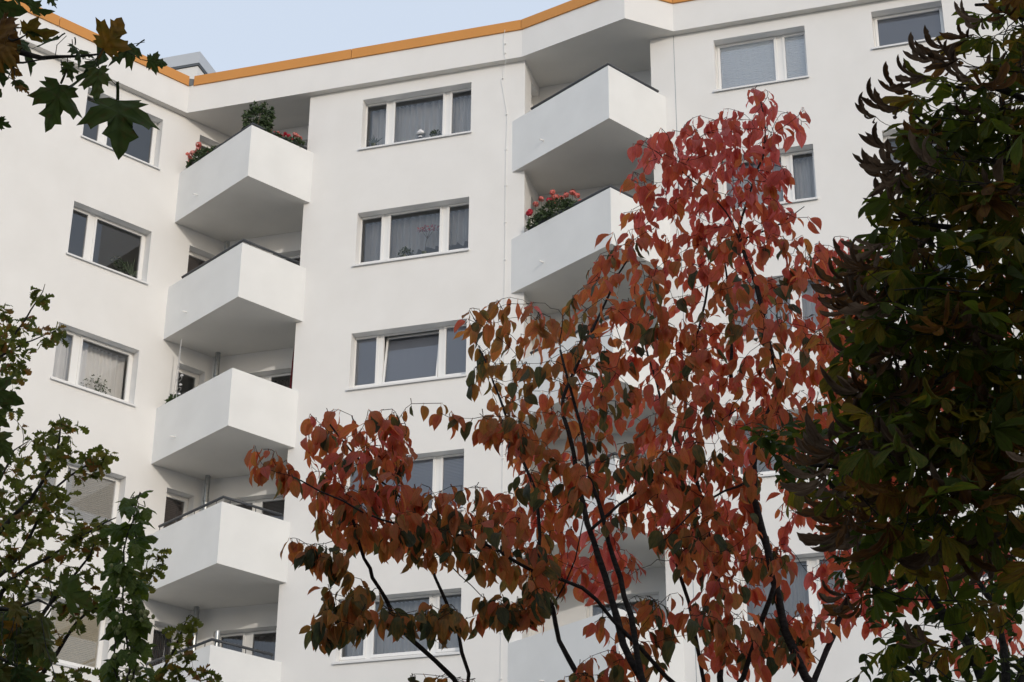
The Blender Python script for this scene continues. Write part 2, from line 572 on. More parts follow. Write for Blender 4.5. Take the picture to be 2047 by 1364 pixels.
# stair head on the roof
pc = np.array([-7.60, 38.6])
w1, w2 = -tA * 5.0, -nA * 2.6
q = [pc, pc - nA * 2.6, pc - nA * 2.6 - tA * 5, pc - tA * 5]
MB().hexa([v3(p, Z_FT) for p in q] + [v3(p, 26.35) for p in q]).build('stair_head', M['plaster'], bld)
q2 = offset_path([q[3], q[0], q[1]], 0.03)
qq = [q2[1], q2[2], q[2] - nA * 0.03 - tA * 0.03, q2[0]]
MB().hexa([v3(p, 26.36) for p in qq] + [v3(p, 26.42) for p in qq]).build('cap_shade_strip', M['flash'], bld)  # dark strip standing in for the shadow line under the cap
q3 = [p + (p - np.mean(qq, 0)) * 0.006 for p in qq]
MB().hexa([v3(p, 26.42) for p in q3] + [v3(p, 26.74) for p in q3]).build('roof_cap', M['cap'], bld)


# ------------------------------------------------------------------ windows
def window(P, t, n, op, panes, zp, content, k, sill=True, tilt=None, dep=0.2, label=None, tr=None):
    """P: plan point of s = 0; op = (s0, s1, z0, z1); panes = [(s0, s1)]; zp = glass bottom, top"""
    s0, s1, z0, z1 = op
    dz = -ST * k

    def q(s, z, d):
        return v3(P + t * s - n * d, z + dz)

    def bar(mb, a, b, c, e, d0, d1, f=None):
        g = f or (lambda s, z, d: q(s, z, d))
        return mb.hexa([g(a, c, d0), g(b, c, d0), g(b, c, d1), g(a, c, d1), g(a, e, d0), g(b, e, d0), g(b, e, d1), g(a, e, d1)])
    fr = MB()
    e = 0.002
    bot = z0 + 0.03
    bar(fr, s0 + e, s1 - e, zp[1] + 0.02, z1 - e, dep + 0.015, dep + 0.08)
    bar(fr, s0 + e, s1 - e, bot, zp[0] - 0.02, dep + 0.015, dep + 0.08)
    edges = [s0 + e] + [x for p in panes for x in p] + [s1 - e]
    for i in range(0, len(edges), 2):
        a, b = edges[i], edges[i + 1]
        aa = a if i == 0 else a + (0.045 if tilt is not None and i // 2 - 1 == tilt else 0.02)
        bb = b if i == len(edges) - 2 else b - (0.045 if tilt is not None and i // 2 == tilt else 0.02)
        if bb - aa > 0.004:
            bar(fr, aa, bb, zp[0] - 0.02, zp[1] + 0.02, dep + 0.017, dep + 0.08)
    fo = fr.build('window', M['pvc'], bld, label=label)
    for i, (a, b) in enumerate(panes):
        ang = math.tan(math.radians(8.0)) if tilt == i else 0.0
        g = lambda s, z, d, ang=ang: q(s, z, d + max(0, z - (zp[0] - 0.05)) * ang)
        sa = MB()
        wl = 0.05 if i else min(0.05, a - s0 - 0.004)
        wr = 0.05 if i < len(panes) - 1 else min(0.05, s1 - b - 0.004)
        wt = min(0.05, z1 - zp[1] - 0.004)
        if tilt == i: wl, wr = 0.035, 0.035
        wl, wr, wt = max(wl, 0.008), max(wr, 0.008), max(wt, 0.008)
        bar(sa, a - wl, b + wr, zp[0] - 0.06, zp[0], dep, dep + 0.055, g)
        bar(sa, a - wl, b + wr, zp[1], zp[1] + wt, dep, dep + 0.055, g)
        bar(sa, a - wl, a, zp[0], zp[1], dep, dep + 0.055, g)
        bar(sa, b, b + wr, zp[0], zp[1], dep, dep + 0.055, g)
        so = sa.build('sash', M['pvc'], fo)
        pm = MB().poly([g(a, zp[0], dep + 0.03), g(b, zp[0], dep + 0.03), g(b, zp[1], dep + 0.03), g(a, zp[1], dep + 0.03)])
        pm.build('pane', M['glass'], fo)
    if sill:
        sm = MB()
        a, b = s0 - 0.045, s1 + 0.03
        sm.hexa([q(a, z0 - 0.028, -0.045), q(b, z0 - 0.028, -0.045), q(b, z0 + 0.001, 0.0), q(a, z0 + 0.001, 0.0),
                 q(a, z0 + 0.012, -0.045), q(b, z0 + 0.012, -0.045), q(b, z0 + 0.024, 0.0), q(a, z0 + 0.024, 0.0)])
        a, b = s0 + 0.002, s1 - 0.002
        sm.hexa([q(a, z0 + 0.002, 0.0), q(b, z0 + 0.002, 0.0), q(b, z0 + 0.012, dep), q(a, z0 + 0.012, dep),
                 q(a, z0 + 0.025, 0.0), q(b, z0 + 0.025, 0.0), q(b, z0 + 0.04, dep), q(a, z0 + 0.04, dep)])
        sm.build('sill', M['sill'], fo)
    # what hangs behind the glass
    if content:
        kind, mat = content[0], content[1]
        za, zb = zp[0] - 0.02, zp[1] + 0.04
        if kind == 'curtain':
            ztop, zlow = zb, content[2] if len(content) > 2 else za
            cm = MB()
            rr = random.Random(k * 31 + int(s0 * 10))
            step, s = 0.022, s0 + 0.02
            ph = rr.random() * 6
            ss, dd, zz = [], [], []
            while s < s1 - 0.02:
                ph += 6.283 * step / (0.13 + 0.05 * math.sin(s * 5.1 + k))
                ss.append(s); dd.append(dep + 0.30 + 0.06 * math.sin(ph) + 0.008 * math.sin(ph * 0.37))
                zl = zlow(s) if callable(zlow) else zlow
                zz.append(zl + 0.012 * math.sin(ph))
                s += step
            nb = 4
            for j in range(nb + 1):
                f = j / nb
                for s, d, zl in zip(ss, dd, zz):
                    cm.v.append(tuple(q(s, zl + (ztop - zl) * f, dep + 0.30 + (d - dep - 0.30) * (1 - 0.35 * f))))
            nn = len(ss)
            for j in range(nb):
                for i in range(nn - 1):
                    cm.f.append([j * nn + i, j * nn + i + 1, (j + 1) * nn + i + 1, (j + 1) * nn + i])
            cm.build('curtain', M[mat], fo, smooth=True)
        elif kind == 'blind':
            for i, (a, b) in enumerate(panes):
                zl = content[2] if len(content) > 2 else za
                cm = MB()
                z, j = zl, 0
                pitch_ = content[3] if len(content) > 3 else 0.02
                while z < zb:
                    d = dep + 0.055 + (0.009 if j % 2 else 0.0) + (0.05 if tilt == i else 0) + (max(0, z - zp[0]) * 0.14 if tilt == i else 0)
                    cm.v += [tuple(q(a - 0.02, z, d)), tuple(q(b + 0.02, z, d))]
                    if j: cm.f.append([2 * j - 2, 2 * j - 1, 2 * j + 1, 2 * j])
                    z += pitch_ / 2; j += 1
                cm.build('blind', M[mat], fo)
        elif kind == 'lamella':
            cm = MB()
            s = s0 + 0.03
            while s < s1 - 0.04:
                a = 0.5
                w = 0.045
                p0, p1 = (s, dep + 0.14), (s + w * math.cos(a), dep + 0.14 + w * math.sin(a))
                cm.poly([q(p0[0], za, p0[1]), q(p1[0], za, p1[1]), q(p1[0], zb, p1[1]), q(p0[0], zb, p0[1])])
                s += 0.05
            cm.build('blind', M[mat], fo)
    return fo


PA0, PB0 = pA(0.0), pB(0.0)
A_P = [(-13.264, -12.828), (-12.632, -11.547), (-11.347, -10.88)]
B_P = [(16.60, 16.986), (17.205, 18.297)]
C_P = [(-5.575, -4.466), (-4.245, -3.85)]
wave = lambda s: 21.98 + 0.14 * max(0, min(1, (s + 12.6) / 0.7)) + 0.03 * math.sin(s * 30) - (0.25 if s < -12.75 else 0)
conA = [('curtain', 'sheer'), ('curtain', 'lace', wave), ('blind', 'blind_blue', 21.81, 0.024), ('blind', 'blind_blue', 21.81, 0.03), ('curtain', 'sheer'), None, None]
for k in ROWS:
    window(PA0, tA, nA, W_A[0], A_P, (21.83, 22.863), conA[k], k, tilt=1 if k == 2 else None,
           label='window with its middle sash tilted open' if k == 2 else None)
conB = [None, None, ('curtain', 'sheer'), ('blind', 'blind_grey', 21.8, 0.04), ('blind', 'blind_beige', 21.80, 0.035), ('curtain', 'sheer'), None]
for k in ROWS:
    window(PB0, tB, nB, W_B[0], B_P, (21.806, 22.83), conB[k], k)
conC = [('blind', 'blind_pale', 21.84, 0.05), ('curtain', 'sheer'), ('curtain', 'sheer'), ('curtain', 'lace'), ('curtain', 'lace'), None, None]
for k in ROWS:
    window(PA0, tA, nA, W_C, C_P, (21.865, 22.885), conC[k], k)
    window(PA0, tA, nA, W_E, [(1.28, 2.4), (2.62, 3.02)], (21.865, 22.885), ('curtain', 'sheer'), k)
    if k == 0:
        window(PA0, tA, nA, W_D, [(-2.37, -1.145)], (22.295, 22.937), ('blind', 'blind_blue', 22.27, 0.02), k)
    else:
        window(PA0, tA, nA, W_D, [(-2.37, -1.99), (-1.82, -1.145)], (22.295, 22.937), ('curtain', 'lace'), k)
    # balcony doors and windows
    dk = [('blind', 'blind_dark', 20.9, 0.03), ('blind', 'blind_dark', 20.9, 0.03), None, ('blind', 'blind_dark', 20.9, 0.04), ('lamella', 'blind_dark'), None, None][k]
    window(PB0, tB, nB, DOOR_B, [(DOOR_B[0] + 0.02, DOOR_B[1] - 0.09)], (21.02, 22.84), dk, k, sill=False, dep=0.20)
    window(PA0 - nA * REC, tA, nA, WIN_BK, [(-16.27, -15.80), (-15.58, -14.9)], (21.25, 22.80),
           ('blind', 'blind_dark', 21.2, 0.03) if k % 2 else ('curtain', 'blind_dark', 22.3), k, sill=False, dep=0.20)
    window(pA(A_R), -nA, tA, DOOR_R, [(0.52, 0.95)], (21.02, 22.9), None, k, sill=False, dep=0.12)
    window(PA0 - nA * REC, tA, nA, WIN_BR, [(-8.66, -7.45)], (21.25, 22.76), ('curtain', 'sheer'), k, sill=False, dep=0.14)

# ------------------------------------------------------------------ balconies
def balcony(Pl, Pc, Pr, inner, k, rail, side):
    dz = -ST * k
    th = 0.14
    zt = Z_TOP + dz
    zb = Z_BOT + dz
    tl = (Pc - Pl) / np.linalg.norm(Pc - Pl)
    tr_ = (Pr - Pc) / np.linalg.norm(Pr - Pc)
    # inward directions
    inl, inr = tB, -nB
    il = Pl + inl * th
    ic = Pc + inl * th + inr * th
    ir = Pr + inr * th
    # run the inner ends on to the walls
    il2, ir2 = line_x(ic, -tl, nB if side == 'L' else nA, dB if side == 'L' else dA), line_x(ic, tr_, nA, dA)
    mb = MB()
    O, I = [Pl, Pc, Pr], [il2, ic, ir2]
    for a, b in ((0, 1), (1, 2)):
        mb.poly([v3(O[a], zb), v3(O[b], zb), v3(O[b], zt), v3(O[a], zt)])
        mb.poly([v3(I[b], zb + 0.2), v3(I[a], zb + 0.2), v3(I[a], zt), v3(I[b], zt)])
        mb.poly([v3(O[a], zt), v3(O[b], zt), v3(I[b], zt), v3(I[a], zt)])
    bo = mb.build('balcony', M['paint'], bld)
    sb = MB()
    sb.ngon([v3(p, zb) for p in [Pl, Pc, Pr] + inner])
    sb.ngon([v3(p, zb + 0.2) for p in [il2, ic, ir2] + inner])
    sb.build('slab', M['soffit'], bo)
    # drip nose: thin line under the parapet edge
    sp0 = Pc - tl * 1.86
    zs = zb + 0.34
    MB().tube([v3(sp0, zs), v3(sp0 - tB * 0.11, zs - 0.02)], 0.016, 8).build('spout', M['pvc'], bo)
    if rail is not None:
        h, inset, mt = rail
        a = Pl + tl * (0.42 if side == 'L' else 0.52) + tB * inset
        c = Pc + tB * inset - nB * inset
        b = Pr - tr_ * 0.16 - nB * inset
        rb = MB()
        rb.tube([v3(a, zt + h), v3(c, zt + h), v3(b, zt + h)], 0.028, 8)
        L1, L2 = np.linalg.norm(c - a), np.linalg.norm(b - c)
        posts = [a + tl * 0.02] + [a + (c - a) * f for f in (0.28, 0.56, 0.9)] + [c + (b - c) * f for f in (0.12, 0.55, 0.985)]
        for p in posts:
            rb.tube([v3(p, zt - 0.02), v3(p, zt + h)], 0.010, 6, cap=False)
        rb.build('railing', M['rail'], bo, smooth=True)
    return bo


innerL = [pA(A_L), pA(A_L, REC), P_BC, WI]
innerR = [pA(C_L), pA(C_L, REC), pA(A_R, REC), pA(A_R)]
railsL = {0: (0.075, 0.05, 0), 1: (0.10, 0.06, 0), 2: None, 3: (0.13, 0.07, 0), 4: (0.13, 0.07, 0), 5: (0.13, 0.07, 0), 6: (0.13, 0.07, 0)}
railsR = {0: (0.085, 0.05, 0), 1: (0.075, 0.05, 0), 2: (0.1, 0.06, 0), 3: (0.13, 0.07, 0), 4: None, 5: (0.13, 0.07, 0), 6: None}
for k in ROWS:
    balcony(Ll, Lc, Lr, innerL, k, railsL[k], 'L')
    balcony(Rl, Rc, Rr, innerR, k, railsR[k], 'R')

# downpipe in the corner of the left recess, with collars
dp = np.array([-6.20, 36.60])
pm = MB()
pm.tube([v3(dp, Z_SOF - 0.02 - ST * 1), v3(dp, -1.5)], 0.055, 12)
for k in range(1, 7):
    for dzz in (0.25, 1.5):
        z = Z_BOT - ST * k + 2.5 - dzz
        pm.tube([v3(dp, z), v3(dp, z + 0.06)], 0.065, 12)
pm.build('downpipe', M['zinc'], bld, smooth=False)

# lightning conductor with its clips down the middle wall
sK = -10.06
cl = MB()
face = lambda s, z, d: v3(pA(s) + nA * d, z)
cl.tube([face(sK, 23.95, FO + 0.05), face(sK - 0.03, 23.75, FO + 0.03), face(sK - 0.02, 23.4, FO + 0.03), face(sK + 0.02, 23.2, FO + 0.02),
         face(sK - 0.05, 22.95, 0.06), face(sK - 0.12, 22.82, 0.04), face(sK - 0.10, 22.7, 0.03), face(sK + 0.02, 21.95, 0.03), face(sK, 21.0, 0.03), face(sK, 15, 0.03), face(sK, -1.5, 0.03)], 0.005, 5)
co_ = cl.build('lightning_conductor', M['pvc'], bld)
for z in [23.62, 23.38, 22.86] + [21.95 - 0.86 * i for i in range(26)]:
    d = FO if z > 23 else 0
    s = sK if z != 22.86 else sK - 0.09
    MB().tube([face(s, z, d), face(s, z, d + 0.04)], 0.017, 8).build('clip', M['pvc'], co_)
# movement joint
sJ = -6.487
MB().hexa([face(sJ + a, z, d) for z in (-1.5, Z_SOF - 0.006) for a, d in ((-0.006, 0.003), (0.006, 0.003), (0.006, -0.01), (-0.006, -0.01))]).build('movement_joint', M['zinc'], bld)


# ------------------------------------------------------------------ added unseen block behind the viewpoint, keeps the low sun off the trees
opp = empty('added_shade_block', (0, -18, 0), label='long tan block added unseen behind the viewpoint to shade the trees', cat='apartment building')
mb = MB()
mb.hexa([(x, y, z) for z in (0, 16.6) for x, y in ((-70, -30), (70, -30), (70, -18), (-70, -18))])
mb.build('wall', M['tan'], opp)
MB().hexa([(x, y, z) for z in (16.6, 17.0) for x, y in ((-70.3, -30.3), (70.3, -30.3), (70.3, -17.7), (-70.3, -17.7))]).build('roof', M['roof'], opp)
wme = None
for i in range(26):
    for j in range(5):
        x, z = -50 + i * 4.0, 1.6 + j * 2.75
        if wme is None:
            w_ = MB().hexa([(x + a, y, z + b) for b in (0, 1.4) for a, y in ((0, -18.02), (1.9, -18.02), (1.9, -17.96), (0, -17.96))]).build('window', M['tan_dark'], opp)
            wme = w_.data
        else:
            o = bpy.data.objects.new('window', wme)
            put(o, opp, (x + 0.95, -17.99, z + 0.7))

# ------------------------------------------------------------------ things on the balconies and behind the panes

def norm(v):
    return v / (np.linalg.norm(v) + 1e-12)


def on_plane(x, y, P, n):
    """point seen at pixel x, y on the vertical plane through plan point P with plan normal n"""
    v = ray(x, y)
    k = (n @ P) / (n @ v[:2])
    return v * k + np.array([0, 0, CAMZ])


def leaf_cluster(mb, c, rad, n, size, r, down=0.3):
    for _ in range(n):
        d = np.array([r.gauss(0, 1), r.gauss(0, 1), r.gauss(0, 1)]); d /= np.linalg.norm(d)
        p = c + d * np.asarray(rad) * r.uniform(.45, 1) ** .5
        ax = norm(d + np.array([r.gauss(0, .5), r.gauss(0, .5), -down + r.gauss(0, .4)]))
        sd = norm(np.cross(ax, np.array([r.gauss(0, 1), r.gauss(0, 1), r.gauss(0, 1)])))
        up_ = np.cross(sd, ax)
        L = size * r.uniform(.7, 1.2)
        a, b_, c2, d2, e2 = p, p + ax * L * .45 + sd * L * .3, p + ax * L - up_ * L * .15, p + ax * L * .45 - sd * L * .3, p + ax * L * .5 + up_ * L * .06
        k = len(mb.v)
        mb.v += [tuple(q) for q in (a, b_, c2, d2, e2)]
        mb.f += [[k, k + 1, k + 4], [k + 1, k + 2, k + 4], [k + 2, k + 3, k + 4], [k + 3, k, k + 4]]


def blossom(parent, c, rad, mat, r):
    """umbel: many small petals on a round head"""
    mb = MB()
    for _ in range(46):
        d = np.array([r.gauss(0, 1), r.gauss(0, 1), r.gauss(0, 1) + .25]); d /= np.linalg.norm(d)
        p = c + d * rad * r.uniform(.72, 1.0)
        s1 = norm(np.cross(d, [r.gauss(0, 1), r.gauss(0, 1), r.gauss(0, 1)])); s2 = np.cross(d, s1)
        q_ = rad * .42
        mb.poly([p + s1 * q_ - d * q_ * .2, p + s2 * q_, p - s1 * q_ - d * q_ * .2, p - s2 * q_])
    return mb.build('blossom', mat, parent)


def flower_box(P0, P1, z, inn, blooms, label, greens, seed, rr=0.066):
    """trough along the parapet top between plan points; blooms = [(x, y, mat)] in the photo, put over the trough"""
    r = random.Random(seed)
    t = norm(P1 - P0); n_ = inn
    c = (P0 + P1) / 2
    root = empty('flower_box', v3(c + inn * .12, z - .17), label=label, cat='flower box', group='geraniums on the balcony parapets')
    mb = MB()
    a, b = P0 + inn * .20, P1 + inn * .20
    lo = [a, b, b + inn * .15, a + inn * .15]
    mb.hexa([v3(p, z - .15) for p in lo] + [v3(p + (p - np.mean(lo, 0)) * .03, z + .02) for p in lo])
    mb.build('trough', M['box_green'], root)
    g = MB()
    L = np.linalg.norm(P1 - P0)
    for f, w, h in greens:
        cc = v3(P0 + t * L * f + inn * .15, z + h * 1.1)
        leaf_cluster(g, cc, (w * 1.2, w, h * 1.35), int(200 + 900 * w), .075, r, .2)
    g.build('foliage', M['leafgreen'], root, kind='stuff')
    st = MB()
    for x, y, mt in blooms:
        p = on_plane(x, y, P0 + inn * r.uniform(.10, .24), inn)
        blossom(root, p, rr * r.uniform(.8, 1.15), M[mt], r)
        st.tube([p, np.array([p[0] + r.uniform(-.04, .04), p[1] + .02, min(p[2] - .05, z + ZL)])], .004, 4)
    st.build('stems', M['leafgreen'], root, kind='stuff')
    return root


tl_ = norm(Lc - Ll)
flower_box(Ll + tl_ * .10, Ll + tl_ * 1.35, Z_TOP, tB,
           [(366, 333, 'pink'), (378, 316, 'pink'), (374, 310, 'pink'), (385, 321, 'pink'), (381, 323, 'pale_pink'), (397, 290, 'pink'), (396, 299, 'pale_pink'), (394, 303, 'pink'), (402, 311, 'pink'), (419, 303, 'red'), (414, 307, 'red'), (385, 306, 'pale_pink')],
           'trough of salmon pink geraniums on the left parapet of the top left balcony', [(.2, .12, .10), (.42, .14, .16), (.6, .16, .10), (.85, .12, .07)], 1)
flower_box(Lc + tB * .3, Lc + tB * 1.38, Z_TOP, -nB,
           [(545, 267, 'red'), (552, 271, 'red'), (562, 272, 'red'), (566, 275, 'red'), (577, 272, 'red'), (578, 277, 'red'), (588, 268, 'pale_pink'), (595, 272, 'pale_pink'), (591, 270, 'pink'), (598, 287, 'red'), (597, 291, 'red'), (540, 262, 'red'), (548, 266, 'red'), (570, 268, 'red'), (584, 280, 'red'), (600, 277, 'pink'), (556, 266, 'pink')],
           'trough of red geraniums on the right parapet of the top left balcony', [(.1, .12, .06), (.35, .12, .05), (.6, .12, .06), (.85, .14, .10)], 2, .045)
tr0 = norm(Rc - Rl)
g2 = lambda X, Y: (600 + X / 2.728, Y / 2.728)
flower_box(Rl + tr0 * .5, Rl + tr0 * 1.95, Z_TOP - ST, tB,
           [(*g2(X, Y), m_) for X, Y, m_ in [(1255, 1155, 'red'), (1248, 1162, 'red'), (1285, 1115, 'pink'), (1315, 1085, 'pink'), (1375, 1050, 'pink'), (1380, 1078, 'pink'), (1360, 1095, 'red'), (1390, 1110, 'pink'), (1425, 1080, 'pink'), (1450, 1065, 'pink'), (1485, 1050, 'pink'), (1510, 1068, 'pink'), (1530, 1105, 'pink'), (1398, 1075, 'pink')]],
           'trough of coral geraniums on the second balcony of the right column', [(.05, .14, .14), (.2, .16, .16), (.36, .18, .20), (.52, .16, .18), (.7, .14, .12), (.86, .10, .06)], 3)


def potted(P, z, pot_r, pot_h, stem_h, rad, n, size, label, seed, name='potted_bush', mat='leafgreen', pot='terracotta', cat='plant'):
    r = random.Random(seed)
    b = v3(P, z)
    root = empty(name, b, label=label, cat=cat)
    mb = MB()
    mb.tube([b, b + [0, 0, pot_h * .85], b + [0, 0, pot_h * .86], b + [0, 0, pot_h]], [pot_r * .72, pot_r * .95, pot_r * 1.06, pot_r * 1.08], 14)
    mb.build('pot', M[pot], root)
    st = MB()
    for k in range(4):
        st.tube([b + [0, 0, pot_h], b + [r.gauss(0, rad[0] * .15), r.gauss(0, rad[0] * .15), pot_h + stem_h * .5], b + [r.gauss(0, rad[0] * .4), r.gauss(0, rad[0] * .4), pot_h + stem_h]], [.012, .009, .004], 5)
    st.build('stem', M['stem'], root)
    g = MB()
    c = b + [0, 0, pot_h + stem_h]
    leaf_cluster(g, c, rad, n, size, r)
    for k in range(9):
        d = np.array([r.gauss(0, 1), r.gauss(0, 1), r.gauss(0, .8)]); d /= np.linalg.norm(d)
        leaf_cluster(g, c + d * np.asarray(rad) * r.uniform(.6, 1.15), np.asarray(rad) * r.uniform(.25, .5), n // 9, size, r)
    g.build('foliage', M[mat], root, kind='stuff')
    return root


pc_ = Lc + tB * .42 - nB * .40
potted(pc_, Z_BOT + .2, .17, .32, 1.22, (.31, .27, .25), 560, .09, 'bushy green shrub in a pot at the corner of the top left balcony', 5)
pc2 = Ll + tl_ * .30 + tB * .22
potted(pc2, Z_TOP - ST * 2 - .28, .11, .26, .10, (.13, .13, .11), 150, .10, 'small tufted plant in a white pot beside the wire trellis', 6, name='pot_plant', pot='white_pot')
# wire trellis with rings
tz = Z_TOP - ST * 2
tp = Ll + tl_ * .42 + tB * .14
root = empty('wire_trellis', v3(tp, tz - .05), label='thin wire trellis with rings at the left end of the third balcony', cat='trellis')
fr = MB()
tw_ = MB()
top_ = v3(Ll + tl_ * .55 + tB * .10, tz + 1.42)
for sgn in (-1, 1):
    b0 = v3(tp + tl_ * .07 * sgn, tz - .05)
    fr.tube([b0, b0 * .5 + top_ * .5 + np.array([0, 0, 0]), top_], .007, 5)
fr.build('frame', M['wire'], root)
for q_, zr in ((0, .28), (1, .52), (2, .80)):
    cx = v3(tp + tl_ * .12, tz + zr)
    ring = [cx + np.array([tl_[0] * .10 * math.cos(a), tl_[1] * .10 * math.cos(a), .05 * math.sin(a)]) for a in np.linspace(0, 6.283, 14)]
    MB().tube(ring, .005, 4).build('ring', M['wire'], root)
for q_ in range(3):
    z = tz + .15 + q_ * .2
    cx = v3(tp + tl_ * (.17 + .02 * q_), z)
    MB().tube([cx, cx + [0, 0, .012], cx + [0, 0, .03], cx + [0, 0, .05]], [.004, .035, .035, .004], 10).build('glass_ornament', M['white_pot'], root)
# dark red cloth hanging at the right end of the third balcony
cm = MB()
nn = 12
for zi, z in enumerate(np.linspace(tz + 1.12, tz - .25, 8)):
    for i in range(nn):
        f = i / (nn - 1)
        w = .015 + .055 * (1 - math.exp(-zi * .5))
        p = pA(A_L - .02 - f * w, .10 + .03 * math.sin(f * 17 + zi * .4))
        cm.v.append(tuple(v3(p, z)))
for zi in range(7):
    for i in range(nn - 1):
        a = zi * nn + i
        cm.f.append([a, a + 1, a + nn + 1, a + nn])
o = cm.build('hanging_cloth', M['redcloth'], smooth=True)
tag(o, 'dark red cloth hanging at the right end of the third balcony', 'cloth')
# two metal cans on the lowest left balcony
for f, lb in ((0.06, 'shiny metal can on the parapet corner of the lowest left balcony'), (1.02, 'shiny metal can on the left parapet of the lowest left balcony')):
    p = Lc - tl_ * f + tB * .17
    if f < .5: p = p - nB * .06 + tB * .04
    z = Z_TOP - ST * 4
    rt = empty('metal_can', v3(p, z), label=lb, cat='can', group='metal cans on the lowest left balcony')
    b = v3(p, z + .002)
    MB().tube([b, b + [0, 0, .30]], .042, 14).build('body', M['zinc'], rt, smooth=False)
    MB().tube([b + [0, 0, .301], b + [0, 0, .325]], .046, 14).build('lid', M['zinc'], rt)


def indoor(x, y, plane, kind, label, seed, w=.2, h=.25, mat='leafgreen', cat='plant'):
    """plant on an inner window ledge; x, y = foot in the photo"""
    r = random.Random(seed)
    P0, n_ = (pA(0), nA) if plane == 'A' else (pB(0), nB)
    b = on_plane(x, y, P0 - n_ * .27, n_)
    t3 = np.array([*(tA if plane == 'A' else tB), 0]); n3 = np.array([*n_, 0])
    root = empty('window_plant' if kind != 'lamp' else 'table_lamp', b, label=label, cat=cat)
    if kind == 'lamp':
        MB().tube([b, b + [0, 0, .02], b + [0, 0, .03], b + [0, 0, .10]], [.06, .06, .012, .012], 12).build('base', M['white_pot'], root)
        MB().tube([b + [0, 0, .08], b + [0, 0, .12], b + [0, 0, .17], b + [0, 0, .22]], [.10, .095, .06, .02], 16).build('lamp_shade', M['white_pot'], root, smooth=True)
        return
    MB().tube([b - [0, 0, .14], b - [0, 0, .02], b], [.05, .065, .068], 12).build('pot', M['box_green'], root)
    g = MB()
    if kind == 'blades':
        for _ in range(16):
            a = r.uniform(-1.1, 1.1)
            d = norm(t3 * math.sin(a) + np.array([0, 0, 1]) * math.cos(a) + n3 * r.uniform(-.2, .2))
            L = h * r.uniform(.6, 1.1)
            sd = np.cross(d, n3)
            g.poly([b + sd * .012, b + d * L * .5 + sd * .014, b + d * L, b + d * L * .5 - sd * .014, b - sd * .012])
        g.build('foliage', M[mat], root, kind='stuff')
    elif kind == 'bush':
        for _ in range(6):
            leaf_cluster(g, b + t3 * r.gauss(0, w * .5) + [0, 0, h * r.uniform(.25, .9)], (w * .4, .05, h * .3), 34, .045, r)
        g.build('foliage', M[mat], root, kind='stuff')
    else:
        st = MB()
        tip = b + t3 * .05 + [0, 0, h * .62]
        st.tube([b, b + t3 * .02 + [0, 0, h * .35], tip], .008, 5)
        for q_ in (-.13, -.05, .06, .15):
            e_ = tip + t3 * q_ + [0, 0, h * .28]
            st.tube([tip - [0, 0, h * .12], tip + t3 * q_ * .6 + [0, 0, h * .1], e_], .005, 4)
            leaf_cluster(g, e_, (.07, .04, .05), 30, .05, r)
        st.build('stem', M['stem'], root)
        g.build('foliage', M[mat], root, kind='stuff')


indoor(748, 289, 'A', 'blades', 'spiky plant behind the left pane of the topmost middle window', 11, h=.24)
indoor(841, 276, 'A', 'lamp', 'small white lamp behind the topmost middle window', 12, cat='lamp')
indoor(867, 273, 'A', 'bush', 'low leafy plant beside the white lamp in the topmost middle window', 13, w=.13, h=.14)
indoor(849, 505, 'A', 'tree', 'slender red-leaved plant behind the lace curtain of the second middle window', 14, h=.62, mat='orchid')
indoor(808, 512, 'A', 'bush', 'dull leafy plant low behind the lace curtain', 15, w=.14, h=.18)
indoor(240, 545, 'B', 'bush', 'leafy plant behind the second window of the left wall', 16, w=.22, h=.34)
indoor(262, 552, 'B', 'blades', 'grassy plant at the right end of the second left window', 17, h=.42)
indoor(192, 782, 'B', 'bush', 'rounded plant before the sheer curtain of the third left window', 18, w=.24, h=.30)


# ------------------------------------------------------------------ plants: leaf shapes
def blade(L, W, tv, tw, nst=8, fold=0.15, arch=0.6, side=1.0, wav=0.0, ph=0.0):
    """leaf blade from a width table; base at 0, axis +y, face +z; returns verts, faces, uv"""
    vs = np.interp(np.linspace(0, 1, nst + 1), np.linspace(0, 1, len(tv)), tv)
    V, U, F = [], [], []
    y = z = 0.0
    pv = 0.0
    us = (-1, -0.55, 0, 0.55, 1)
    for i, v in enumerate(vs):
        ds = (v - pv) * L
        th = -arch * (v ** 1.3)
        y += math.cos(th) * ds; z += math.sin(th) * ds
        pv = v
        w = float(np.interp(v, tv, tw)) * W
        for u in us:
            zz = fold * abs(u) * w + wav * w * math.sin(9 * v + ph + 2 * u) * abs(u)
            V.append((u * w * side, y - math.sin(th) * zz, z + math.cos(th) * zz))
            U.append((u * float(np.interp(v, tv, tw)), v))
    for i in range(nst):
        for j in range(4):
            a = i * 5 + j
            F.append((a, a + 1, a + 6, a + 5))
    return np.array(V), F, np.array(U)


